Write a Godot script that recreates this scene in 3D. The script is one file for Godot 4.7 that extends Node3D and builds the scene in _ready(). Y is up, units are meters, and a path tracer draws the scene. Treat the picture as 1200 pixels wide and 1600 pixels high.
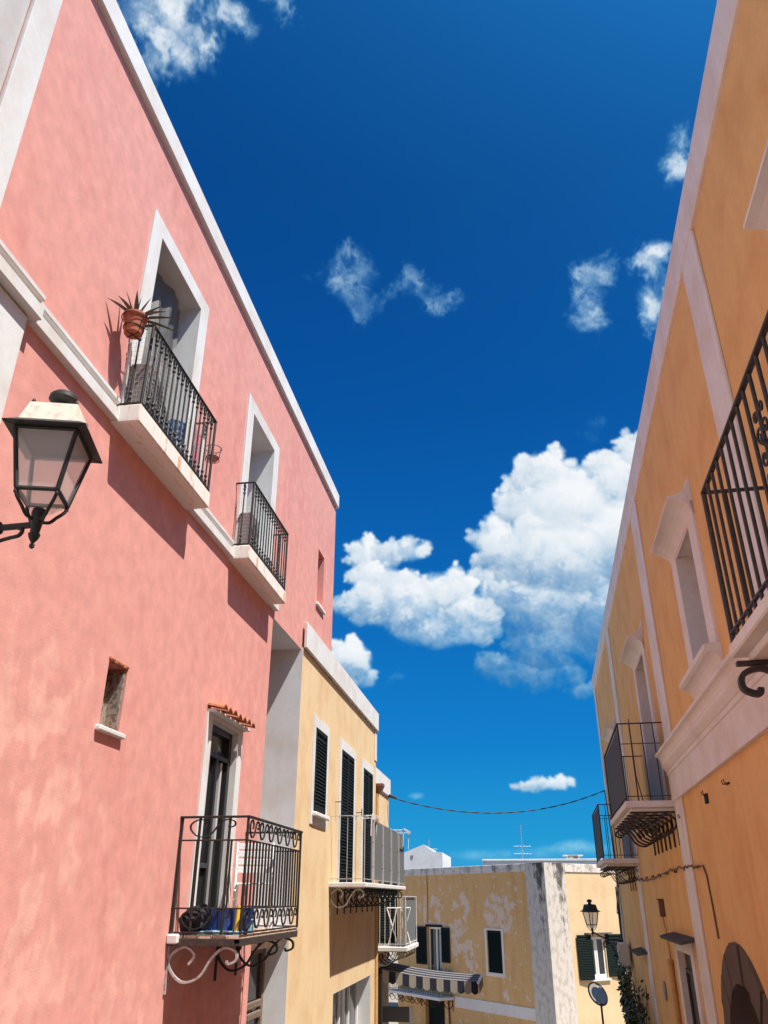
extends Node3D
# A narrow street on an island: a sunlit pink house and yellow houses on one side, a shaded orange house on the other.
# Units are metres; the eye is the origin, the street falls away along -z.

const TURN_RIGHT := 0.03421   # the orange house stands 1.96 degrees off the street's axis
const EXPOSURE := 1.5

var M := {}
var rng := RandomNumberGenerator.new()
var fine_texture: ImageTexture
var height_texture: ImageTexture
var blotch_texture: ImageTexture


# ---------------------------------------------------------------- mesh builder
class MB:
	var st := SurfaceTool.new()
	var u2 := Rect2(0, 0, 1, 1)

	func _init(area := Rect2(0, 0, 1, 1)) -> void:
		st.begin(Mesh.PRIMITIVE_TRIANGLES)
		u2 = area

	func v(p: Vector3, n: Vector3) -> void:
		st.set_normal(n)
		st.set_uv(Vector2(p.x + p.z, -p.y))
		st.set_uv2(Vector2((p.x - u2.position.x) / u2.size.x, 1.0 - (p.y - u2.position.y) / u2.size.y))
		st.add_vertex(p)

	func tri_n(a: Vector3, b: Vector3, c: Vector3, na: Vector3, nb: Vector3, nc: Vector3) -> void:
		if (b - a).cross(c - a).dot(na + nb + nc) > 0.0:
			v(a, na); v(c, nc); v(b, nb)
		else:
			v(a, na); v(b, nb); v(c, nc)

	func tri(a: Vector3, b: Vector3, c: Vector3, facing: Vector3) -> void:
		var n := (b - a).cross(c - a).normalized()
		if n.dot(facing) < 0.0:
			n = -n
		tri_n(a, b, c, n, n, n)

	func quad(a: Vector3, b: Vector3, c: Vector3, d: Vector3, facing: Vector3) -> void:
		tri(a, b, c, facing)
		tri(a, c, d, facing)

	func box(lo: Vector3, hi: Vector3) -> void:
		hexa([Vector3(lo.x, lo.y, lo.z), Vector3(hi.x, lo.y, lo.z), Vector3(hi.x, lo.y, hi.z), Vector3(lo.x, lo.y, hi.z),
			Vector3(lo.x, hi.y, lo.z), Vector3(hi.x, hi.y, lo.z), Vector3(hi.x, hi.y, hi.z), Vector3(lo.x, hi.y, hi.z)])

	func hexa(p: Array) -> void:   # four points below, four above, in the same order
		var mid := Vector3.ZERO
		for q in p:
			mid += q / 8.0
		for f in [[0, 1, 2, 3], [4, 5, 6, 7], [0, 1, 5, 4], [1, 2, 6, 5], [2, 3, 7, 6], [3, 0, 4, 7]]:
			var c: Vector3 = (p[f[0]] + p[f[1]] + p[f[2]] + p[f[3]]) / 4.0
			quad(p[f[0]], p[f[1]], p[f[2]], p[f[3]], c - mid)

	func cbox(lo: Vector3, hi: Vector3, k := 0.01) -> void:   # a box with chamfered edges
		var c := (lo + hi) / 2.0
		var h := (hi - lo) / 2.0
		k = minf(k, minf(h.x, minf(h.y, h.z)) * 0.6)
		var ax := [Vector3(1, 0, 0), Vector3(0, 1, 0), Vector3(0, 0, 1)]
		for i in 3:
			var j := (i + 1) % 3
			var l := (i + 2) % 3
			for s in [-1.0, 1.0]:
				var o: Vector3 = c + ax[i] * h[i] * s
				var a: Vector3 = ax[j] * (h[j] - k)
				var b: Vector3 = ax[l] * (h[l] - k)
				quad(o + a + b, o + a - b, o - a - b, o - a + b, ax[i] * s)
				for t in [-1.0, 1.0]:
					var e: Vector3 = c + ax[i] * h[i] * s + ax[j] * (h[j] - k) * t
					var e2: Vector3 = c + ax[i] * (h[i] - k) * s + ax[j] * h[j] * t
					var w: Vector3 = ax[l] * (h[l] - k)
					quad(e + w, e - w, e2 - w, e2 + w, ax[i] * s + ax[j] * t)
		for sx in [-1.0, 1.0]:
			for sy in [-1.0, 1.0]:
				for sz in [-1.0, 1.0]:
					var q := Vector3(sx * h.x, sy * h.y, sz * h.z)
					tri(c + q - Vector3(0, sy * k, sz * k), c + q - Vector3(sx * k, 0, sz * k), c + q - Vector3(sx * k, sy * k, 0), q)

	func tube(pts: Array, r, sides := 6, caps := true) -> void:
		var n := pts.size()
		var rings := []
		var norms := []
		var side := Vector3.ZERO
		for i in n:
			var t: Vector3 = (pts[mini(i + 1, n - 1)] - pts[maxi(i - 1, 0)]).normalized()
			if side == Vector3.ZERO:
				side = t.cross(Vector3.UP if absf(t.y) < 0.9 else Vector3.RIGHT).normalized()
			else:
				side = (side - t * side.dot(t)).normalized()
			var other := t.cross(side)
			var rad: float = r[i] if r is Array else r
			var ring := []
			var nn := []
			for k in sides:
				var a := TAU * (k + 0.5) / sides
				var d := side * cos(a) + other * sin(a)
				ring.append(pts[i] + d * rad)
				nn.append(d)
			rings.append(ring)
			norms.append(nn)
		for i in n - 1:
			for k in sides:
				var l := (k + 1) % sides
				tri_n(rings[i][k], rings[i][l], rings[i + 1][l], norms[i][k], norms[i][l], norms[i + 1][l])
				tri_n(rings[i][k], rings[i + 1][l], rings[i + 1][k], norms[i][k], norms[i + 1][l], norms[i + 1][k])
		if caps:
			for e in [0, n - 1]:
				var f: Vector3 = (pts[0] - pts[1]) if e == 0 else (pts[n - 1] - pts[n - 2])
				for k in range(1, sides - 1):
					tri(rings[e][0], rings[e][k], rings[e][k + 1], f)

	func strap(pts: Array, side: Vector3, w: float, th: float) -> void:   # a flat bar bent along pts, w wide along side, th thick
		var n := pts.size()
		var rows := []
		var outs := []
		for i in n:
			var t: Vector3 = (pts[mini(i + 1, n - 1)] - pts[maxi(i - 1, 0)]).normalized()
			var o := t.cross(side).normalized()
			outs.append(o)
			rows.append([pts[i] + o * th / 2 + side * w / 2, pts[i] + o * th / 2 - side * w / 2, pts[i] - o * th / 2 - side * w / 2, pts[i] - o * th / 2 + side * w / 2])
		for i in n - 1:
			var f := [outs[i], -side, -outs[i], side]
			for k in 4:
				var l := (k + 1) % 4
				quad(rows[i][k], rows[i][l], rows[i + 1][l], rows[i + 1][k], f[k])
		quad(rows[0][0], rows[0][1], rows[0][2], rows[0][3], pts[0] - pts[1])
		quad(rows[n - 1][0], rows[n - 1][1], rows[n - 1][2], rows[n - 1][3], pts[n - 1] - pts[n - 2])

	func lathe(profile: Array, at: Vector3, sides := 16, squash := Vector3.ONE) -> void:   # profile of Vector2(radius, height)
		for i in profile.size() - 1:
			var p: Vector2 = profile[i]
			var q: Vector2 = profile[i + 1]
			var e := q - p
			if e.length() < 1e-6:
				continue
			var nr := Vector2(e.y, -e.x).normalized()
			for k in sides:
				var a := TAU * k / sides
				var b := TAU * (k + 1) / sides
				var da := Vector3(cos(a), 0, sin(a))
				var db := Vector3(cos(b), 0, sin(b))
				var na := (da * nr.x + Vector3.UP * nr.y).normalized()
				var nb := (db * nr.x + Vector3.UP * nr.y).normalized()
				var pa := at + (da * p.x + Vector3.UP * p.y) * squash
				var pb := at + (db * p.x + Vector3.UP * p.y) * squash
				var qa := at + (da * q.x + Vector3.UP * q.y) * squash
				var qb := at + (db * q.x + Vector3.UP * q.y) * squash
				if p.x > 1e-5:
					tri_n(pa, pb, qb, na, nb, nb)
				if q.x > 1e-5:
					tri_n(pa, qb, qa, na, nb, na)

	func frustum(at: Vector3, h0: float, y0: float, h1: float, y1: float, turn := 0.0) -> void:   # a square tapered block
		var p := []
		for l in [[h0, y0], [h1, y1]]:
			for c in [[-1, -1], [1, -1], [1, 1], [-1, 1]]:
				p.append(at + Vector3(c[0] * l[0], l[1], c[1] * l[0]).rotated(Vector3.UP, turn))
		hexa(p)

	func extrude_x(profile: Array, x0: float, x1: float) -> void:   # profile of Vector2(out, y), a closed outline, drawn along x
		var n := profile.size()
		var mid := Vector2.ZERO
		for p in profile:
			mid += p / n
		var area := 0.0
		for i in n:
			area += profile[i].cross(profile[(i + 1) % n])
		for i in n:
			var p: Vector2 = profile[i]
			var q: Vector2 = profile[(i + 1) % n]
			var e := q - p
			var o := Vector2(e.y, -e.x) * signf(area)
			quad(Vector3(x0, p.y, p.x), Vector3(x0, q.y, q.x), Vector3(x1, q.y, q.x), Vector3(x1, p.y, p.x), Vector3(0, o.y, o.x))
		var poly := PackedVector2Array(profile)
		var t := Geometry2D.triangulate_polygon(poly)
		for i in range(0, t.size(), 3):
			for s in [[x0, -1.0], [x1, 1.0]]:
				tri(Vector3(s[0], poly[t[i]].y, poly[t[i]].x), Vector3(s[0], poly[t[i + 1]].y, poly[t[i + 1]].x), Vector3(s[0], poly[t[i + 2]].y, poly[t[i + 2]].x), Vector3(s[1], 0, 0))

	# the face of a wall in the plane z = zf, looking along +z; holes are [x0, x1, y0, y1, depth of the reveal]
	func facade(x0: float, x1: float, y0: float, y1: float, zf: float, holes := []) -> void:
		var xs := [x0, x1]
		var ys := [y0, y1]
		for h in holes:
			for k in 2:
				if h[k] > x0 and h[k] < x1 and not xs.has(h[k]):
					xs.append(h[k])
				if h[k + 2] > y0 and h[k + 2] < y1 and not ys.has(h[k + 2]):
					ys.append(h[k + 2])
		xs.sort()
		ys.sort()
		for i in xs.size() - 1:
			for j in ys.size() - 1:
				var c := Vector2((xs[i] + xs[i + 1]) / 2.0, (ys[j] + ys[j + 1]) / 2.0)
				var inside := false
				for h in holes:
					if c.x > h[0] and c.x < h[1] and c.y > h[2] and c.y < h[3]:
						inside = true
				if not inside:
					quad(Vector3(xs[i], ys[j], zf), Vector3(xs[i + 1], ys[j], zf), Vector3(xs[i + 1], ys[j + 1], zf), Vector3(xs[i], ys[j + 1], zf), Vector3(0, 0, 1))
		for h in holes:
			reveal(h[0], h[1], h[2], h[3], zf, zf - h[4])

	func reveal(a: float, b: float, c: float, d: float, zf: float, zb: float) -> void:
		quad(Vector3(a, c, zf), Vector3(a, d, zf), Vector3(a, d, zb), Vector3(a, c, zb), Vector3(1, 0, 0))
		quad(Vector3(b, c, zf), Vector3(b, d, zf), Vector3(b, d, zb), Vector3(b, c, zb), Vector3(-1, 0, 0))
		quad(Vector3(a, d, zf), Vector3(b, d, zf), Vector3(b, d, zb), Vector3(a, d, zb), Vector3(0, -1, 0))
		quad(Vector3(a, c, zf), Vector3(b, c, zf), Vector3(b, c, zb), Vector3(a, c, zb), Vector3(0, 1, 0))

	# a flat surround round an opening, proud of the wall by k; w: its width at the sides, wt at the top, wb below
	func surround(a: float, b: float, c: float, d: float, w: float, wt: float, wb: float, z0: float, k: float) -> void:
		box(Vector3(a - w, c - wb, z0), Vector3(a, d + wt, z0 + k))
		box(Vector3(b, c - wb, z0), Vector3(b + w, d + wt, z0 + k))
		if wt > 0.0:
			box(Vector3(a, d, z0), Vector3(b, d + wt, z0 + k))
		if wb > 0.0:
			box(Vector3(a, c - wb, z0), Vector3(b, c, z0 + k))

	func shell(x0: float, x1: float, y0: float, y1: float, zf: float, zb: float, roof_y: float) -> void:   # sides, back and roof deck of a house
		quad(Vector3(x0, y0, zf), Vector3(x0, y1, zf), Vector3(x0, y1, zb), Vector3(x0, y0, zb), Vector3(-1, 0, 0))
		quad(Vector3(x1, y0, zf), Vector3(x1, y1, zf), Vector3(x1, y1, zb), Vector3(x1, y0, zb), Vector3(1, 0, 0))
		quad(Vector3(x0, y0, zb), Vector3(x1, y0, zb), Vector3(x1, y1, zb), Vector3(x0, y1, zb), Vector3(0, 0, -1))
		quad(Vector3(x0, roof_y, zf), Vector3(x1, roof_y, zf), Vector3(x1, roof_y, zb), Vector3(x0, roof_y, zb), Vector3(0, 1, 0))


# ---------------------------------------------------------------- nodes
func part(parent: Node, called: String, mb, m: Material) -> MeshInstance3D:
	var o := MeshInstance3D.new()
	o.name = called
	o.mesh = mb.st.commit() if mb is MB else mb
	o.material_override = m
	parent.add_child(o, true)
	return o


func stuff(o: Node) -> Node:
	o.set_meta("kind", "stuff")
	return o


func numbered(called: String) -> String:
	if not has_node(called):
		return called
	var k := 1
	while has_node("%s_%03d" % [called, k]):
		k += 1
	return "%s_%03d" % [called, k]


func thing(called: String, label: String, category: String, at := Vector3.ZERO, turn := 0.0, group := "") -> Node3D:
	var o := Node3D.new()
	o.name = numbered(called)
	add_child(o)
	o.position = at
	o.rotation.y = turn
	tag(o, label, category, group)
	return o


func tag(o: Node, label: String, category: String, group := "") -> void:
	o.set_meta("label", label)
	o.set_meta("category", category)
	if group:
		o.set_meta("group", group)


func single(called: String, label: String, category: String, mb, m: Material, group := "") -> MeshInstance3D:
	var o := part(self, numbered(called), mb, m)
	tag(o, label, category, group)
	return o


func structure(called: String, mb, m: Material) -> MeshInstance3D:
	var o := part(self, called, mb, m)
	o.set_meta("kind", "structure")
	return o


func copies(parent: Node, called: String, mesh: Mesh, m: Material, spots: Array, turn := 0.0) -> void:
	for p in spots:
		var o := part(parent, called, mesh, m)
		o.position = p
		o.rotation.y = turn


func smooth_path(ctrl: Array, per := 5) -> Array:   # Catmull-Rom through the control points
	var out := []
	for i in ctrl.size() - 1:
		var a: Vector3 = ctrl[maxi(i - 1, 0)]
		var b: Vector3 = ctrl[i]
		var c: Vector3 = ctrl[i + 1]
		var d: Vector3 = ctrl[mini(i + 2, ctrl.size() - 1)]
		for k in per:
			out.append(b.cubic_interpolate(c, a, d, float(k) / per))
	out.append(ctrl[-1])
	return out


# ---------------------------------------------------------------- textures and materials
func noise_bytes(w: int, h: int, freq: float, seed_: int, octaves := 4, seamless := true, kind := FastNoiseLite.TYPE_SIMPLEX_SMOOTH) -> PackedByteArray:
	var n := FastNoiseLite.new()
	n.noise_type = kind
	n.seed = seed_
	n.frequency = freq
	n.fractal_octaves = octaves
	var im := n.get_seamless_image(w, h) if seamless else n.get_image(w, h)
	im.convert(Image.FORMAT_L8)
	return im.get_data()


func streak_bytes(w: int, h: int, stretch: int, freq: float, seed_: int, seamless := true) -> PackedByteArray:
	var n := FastNoiseLite.new()
	n.noise_type = FastNoiseLite.TYPE_SIMPLEX_SMOOTH
	n.seed = seed_
	n.frequency = freq
	n.fractal_octaves = 4
	var im := n.get_seamless_image(w, h / stretch) if seamless else n.get_image(w, h / stretch)
	im.convert(Image.FORMAT_L8)
	im.resize(w, h, Image.INTERPOLATE_CUBIC)
	return im.get_data()


func texture_of(w: int, h: int, data: PackedByteArray) -> ImageTexture:
	return ImageTexture.create_from_image(Image.create_from_data(w, h, false, Image.FORMAT_RGB8, data))


func make_shared_textures() -> void:
	var w := 512
	var a := noise_bytes(w, w, 0.02, 3, 5)
	var b := noise_bytes(w, w, 0.16, 7, 4)
	var c := noise_bytes(w, w, 0.045, 19, 3)
	var fine := PackedByteArray()
	var high := PackedByteArray()
	fine.resize(w * w * 3)
	high.resize(w * w * 3)
	for i in w * w:
		var x := 0.965 + (a[i] / 255.0 - 0.5) * 0.035 + (b[i] / 255.0 - 0.5) * 0.07
		var k := int(clampf(x, 0.0, 1.0) * 255.0)
		fine[i * 3] = k
		fine[i * 3 + 1] = k
		fine[i * 3 + 2] = k
		var y := int(clampf(c[i] / 255.0 * 0.35 + b[i] / 255.0 * 0.65, 0.0, 1.0) * 255.0)
		high[i * 3] = y
		high[i * 3 + 1] = y
		high[i * 3 + 2] = y
	fine_texture = texture_of(w, w, fine)
	height_texture = texture_of(w, w, high)
	# weathering: soft patches and runs of dirt that belong to the plaster
	var p := noise_bytes(w, w, 0.012, 31, 5)
	var s := streak_bytes(w, w, 16, 0.03, 37)
	var q := noise_bytes(w, w, 0.03, 41, 4)
	var blotch := PackedByteArray()
	blotch.resize(w * w * 3)
	for i in w * w:
		var d := clampf((p[i] / 255.0 - 0.42) * 1.5, 0.0, 1.0) * 0.6 + clampf((s[i] / 255.0 - 0.45) * 1.6, 0.0, 1.0) * 0.5 * (q[i] / 255.0)
		d = clampf(d, 0.0, 1.0)
		blotch[i * 3] = int(255.0 * (1.0 - 0.085 * d))
		blotch[i * 3 + 1] = int(255.0 * (1.0 - 0.155 * d))
		blotch[i * 3 + 2] = int(255.0 * (1.0 - 0.205 * d))
	blotch_texture = texture_of(w, w, blotch)


func plain(called: String, c: Color, rough := 0.8, metal := 0.0) -> StandardMaterial3D:   # c: linear base colour
	var m := StandardMaterial3D.new()
	m.resource_name = called
	m.albedo_color = c.linear_to_srgb()
	m.roughness = rough
	m.metallic = metal
	M[called] = m
	return m


func stucco(called: String, c: Color, relief := 0.25, map: ImageTexture = null, grain := 0.95) -> StandardMaterial3D:
	var m := plain(called, c, 0.93)
	m.albedo_texture = fine_texture
	m.uv1_triplanar = true
	m.uv1_world_triplanar = true
	m.uv1_scale = Vector3.ONE * grain
	m.heightmap_enabled = true
	m.heightmap_texture = height_texture
	m.heightmap_scale = relief
	m.metallic_specular = 0.25
	m.detail_enabled = true
	m.detail_blend_mode = BaseMaterial3D.BLEND_MODE_MUL
	m.detail_uv_layer = BaseMaterial3D.DETAIL_UV_2
	if map:
		m.detail_albedo = map
		m.texture_repeat = true
	else:
		m.detail_albedo = blotch_texture
		m.uv2_triplanar = true
		m.uv2_world_triplanar = true
		m.uv2_scale = Vector3.ONE * 0.17
	return m


func worn_iron(called: String, c: Color, rust: Color, share: float, rough := 0.6) -> StandardMaterial3D:
	var w := 128
	var a := noise_bytes(w, w, 0.05, called.hash() % 1000, 5)
	var d := PackedByteArray()
	d.resize(w * w * 3)
	var cs := c.linear_to_srgb()
	var rs := rust.linear_to_srgb()
	for i in w * w:
		var t := clampf((a[i] / 255.0 - (1.0 - share)) * 6.0, 0.0, 1.0)
		var k := cs.lerp(rs, t)
		d[i * 3] = int(k.r * 255)
		d[i * 3 + 1] = int(k.g * 255)
		d[i * 3 + 2] = int(k.b * 255)
	var m := plain(called, Color.WHITE, rough)
	m.albedo_texture = texture_of(w, w, d)
	m.uv1_triplanar = true
	m.uv1_world_triplanar = true
	m.uv1_scale = Vector3.ONE * 2.5
	return m


func pink_map() -> ImageTexture:   # the plaster of the pink house: s 3..14.2 m along, y -3.5..7.3 m up; repainted patches and old washes
	var w := 896
	var h := 864
	var a := noise_bytes(w, h, 0.006, 51, 5, false)
	var b := noise_bytes(w, h, 0.022, 57, 5, false)
	var s := streak_bytes(w, h, 5, 0.035, 61, false)
	var f := noise_bytes(w, h, 0.05, 67, 4, false)
	var d := PackedByteArray()
	d.resize(w * h * 3)
	var base := Vector3(224, 161, 151)
	var pale := Vector3(236, 183, 170)
	var deep := Vector3(214, 141, 133)
	var i := 0
	for y in h:
		var yy := 7.3 - 10.8 * y / h
		for x in w:
			var ss := 3.0 + 11.2 * x / w
			var n := a[i] / 255.0
			var m := b[i] / 255.0
			var t := s[i] / 255.0
			var g := f[i] / 255.0
			# where the old wash has come through: low on the wall near the street lamp and the small window
			var zone := clampf(1.25 - absf(ss - 5.0) / 1.6, 0.0, 1.0) * clampf((2.3 - yy) / 1.0, 0.0, 1.0)
			zone = maxf(zone, 0.75 * clampf(1.2 - absf(ss - 6.9) / 1.0, 0.0, 1.0) * clampf((0.9 - yy) / 0.8, 0.0, 1.0))
			var p := clampf((m * 0.62 + t * 0.55 + n * 0.2 - 0.93 + zone * 0.3) * 9.0, 0.0, 1.0) * (0.55 + 0.45 * g)
			p *= 0.15 + 0.8 * zone
			var q := clampf((n * 0.6 + t * 0.45 + m * 0.2 - 0.6) * 3.0, 0.0, 1.0) * 0.5 * (1.0 - p)
			var c := base.lerp(pale, p).lerp(deep, q) * (0.955 + 0.09 * g)
			d[i * 3] = int(minf(c.x, 255))
			d[i * 3 + 1] = int(minf(c.y, 255))
			d[i * 3 + 2] = int(minf(c.z, 255))
			i += 1
	return texture_of(w, h, d)


func peeled_map() -> ImageTexture:   # the far house's long face: x -9.5..0, y -6..1.2; paint has flaked off in patches down to pale render
	var w := 760
	var h := 576
	var a := noise_bytes(w, h, 0.03, 71, 6, false)
	var b := noise_bytes(w, h, 0.11, 73, 3, false)
	var s := streak_bytes(w, h, 6, 0.03, 79, false)
	var d := PackedByteArray()
	d.resize(w * h * 3)
	var patches := [[-7.85, -0.25, 0.12, 0.25], [-7.45, -0.3, 0.16, 0.36], [-6.6, -0.15, 0.42, 0.25], [-6.45, -0.55, 0.22, 0.3], [-5.25, -0.2, 0.2, 0.2], [-4.75, -0.05, 0.32, 0.2], [-4.6, -0.4, 0.25, 0.3],
		[-2.6, -0.15, 0.75, 0.32], [-2.75, -0.6, 0.7, 0.4], [-2.2, -0.75, 0.4, 0.4], [-3.2, -0.85, 0.25, 0.2], [-5.2, -1.25, 0.55, 0.45], [-4.8, -1.7, 0.6, 0.3], [-5.3, -1.75, 0.3, 0.35], [-4.35, -2.2, 0.3, 0.35], [-7.0, -0.92, 0.75, 0.12], [-2.5, -3.0, 0.15, 0.3], [-6.1, -0.95, 0.2, 0.12], [-1.6, 0.3, 0.1, 0.1]]
	var i := 0
	for y in h:
		var yy := 1.2 - 7.2 * y / h
		for x in w:
			var xx := -9.5 + 9.5 * x / w
			var z := -1.0
			for p in patches:
				var e: float = 1.0 - pow((xx - p[0]) / p[2], 2) - pow((yy - p[1]) / p[3], 2)
				z = maxf(z, e)
			var n := a[i] / 255.0
			var m := b[i] / 255.0
			var t := s[i] / 255.0
			var off := clampf((z * 0.55 + (n - 0.5) * 2.3 + (m - 0.5) * 0.9 - 0.08) * 9.0, 0.0, 1.0)
			var c := Vector3(234, 187, 129) * (0.97 + 0.05 * m)  # base painted warmer than the sunlit side wall, for this shaded face
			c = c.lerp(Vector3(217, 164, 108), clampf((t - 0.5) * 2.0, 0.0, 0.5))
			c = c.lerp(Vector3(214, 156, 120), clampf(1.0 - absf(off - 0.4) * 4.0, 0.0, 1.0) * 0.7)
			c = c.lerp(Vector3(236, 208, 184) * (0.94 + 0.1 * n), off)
			d[i * 3] = int(minf(c.x, 255))
			d[i * 3 + 1] = int(minf(c.y, 255))
			d[i * 3 + 2] = int(minf(c.z, 255))
			i += 1
	return texture_of(w, h, d)


func mould_texture() -> ImageTexture:   # white render blackened by lichen in runs and specks
	var w := 512
	var a := noise_bytes(w, w, 0.018, 83, 5)
	var b := noise_bytes(w, w, 0.09, 89, 4)
	var s := streak_bytes(w, w, 8, 0.03, 97)
	var d := PackedByteArray()
	d.resize(w * w * 3)
	for i in w * w:
		var t := clampf((a[i] / 255.0 * 0.85 + s[i] / 255.0 * 0.55 + (b[i] / 255.0 - 0.5) * 0.3 - 0.72) * 2.6, 0.0, 1.0)
		var u := clampf((b[i] / 255.0 - 0.6) * 3.0, 0.0, 1.0) * 0.1
		var c := Vector3(222, 212, 202).lerp(Vector3(92, 88, 84), minf(t * 0.95 + u, 1.0))
		d[i * 3] = int(c.x)
		d[i * 3 + 1] = int(c.y)
		d[i * 3 + 2] = int(c.z)
	return texture_of(w, w, d)


func stain_map() -> ImageTexture:   # pale render of the corner strip: lichen has run down it from the coping
	var w := 160
	var h := 640
	var s := streak_bytes(w, h, 10, 0.05, 113, false)
	var a := noise_bytes(w, h, 0.03, 127, 5, false)
	var b := noise_bytes(w, h, 0.12, 131, 4, false)
	var d := PackedByteArray()
	d.resize(w * h * 3)
	for i in w * h:
		var x := float(i % w) / w
		var y := float(i / w) / h
		var run := clampf(1.1 - absf(x - 0.72) * 3.2, 0.0, 1.0) * clampf(1.25 - y * 2.6, 0.0, 1.0) + clampf(0.5 - y * 6.0, 0.0, 1.0)
		var t := clampf((run * 0.75 + (s[i] / 255.0 - 0.5) * 0.6 + (a[i] / 255.0 - 0.5) * 0.6 + (b[i] / 255.0 - 0.5) * 0.35 - 0.4) * 2.2, 0.0, 1.0)
		var c := (Vector3(224, 214, 204) * (0.95 + 0.07 * b[i] / 255.0)).lerp(Vector3(176, 168, 160), clampf(a[i] / 255.0 * 1.6 - 0.7, 0.0, 0.6)).lerp(Vector3(78, 75, 72), t * 0.9)
		d[i * 3] = int(minf(c.x, 255))
		d[i * 3 + 1] = int(minf(c.y, 255))
		d[i * 3 + 2] = int(minf(c.z, 255))
	return texture_of(w, h, d)


func rust_texture() -> ImageTexture:   # white slabs with thin runs of rust
	var w := 512
	var s := streak_bytes(w, w, 32, 0.022, 101)
	var b := noise_bytes(w, w, 0.02, 103, 4)
	var f := noise_bytes(w, w, 0.1, 107, 3)
	var d := PackedByteArray()
	d.resize(w * w * 3)
	for i in w * w:
		var t := clampf((s[i] / 255.0 - 0.6) * 5.0, 0.0, 1.0) * clampf((b[i] / 255.0 - 0.3) * 2.5, 0.0, 1.0)
		var c := (Vector3(232, 226, 218) * (0.96 + 0.06 * f[i] / 255.0)).lerp(Vector3(196, 148, 108), t * 0.75)
		d[i * 3] = int(minf(c.x, 255))
		d[i * 3 + 1] = int(minf(c.y, 255))
		d[i * 3 + 2] = int(minf(c.z, 255))
	return texture_of(w, w, d)


func textured(called: String, t: ImageTexture, scale: float, rough := 0.9, tint := Color.WHITE) -> StandardMaterial3D:
	var m := plain(called, tint, rough)
	m.albedo_texture = t
	m.uv1_triplanar = true
	m.uv1_world_triplanar = true
	m.uv1_scale = Vector3.ONE * scale
	m.heightmap_enabled = true
	m.heightmap_texture = t
	m.heightmap_scale = 0.12
	return m


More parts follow.
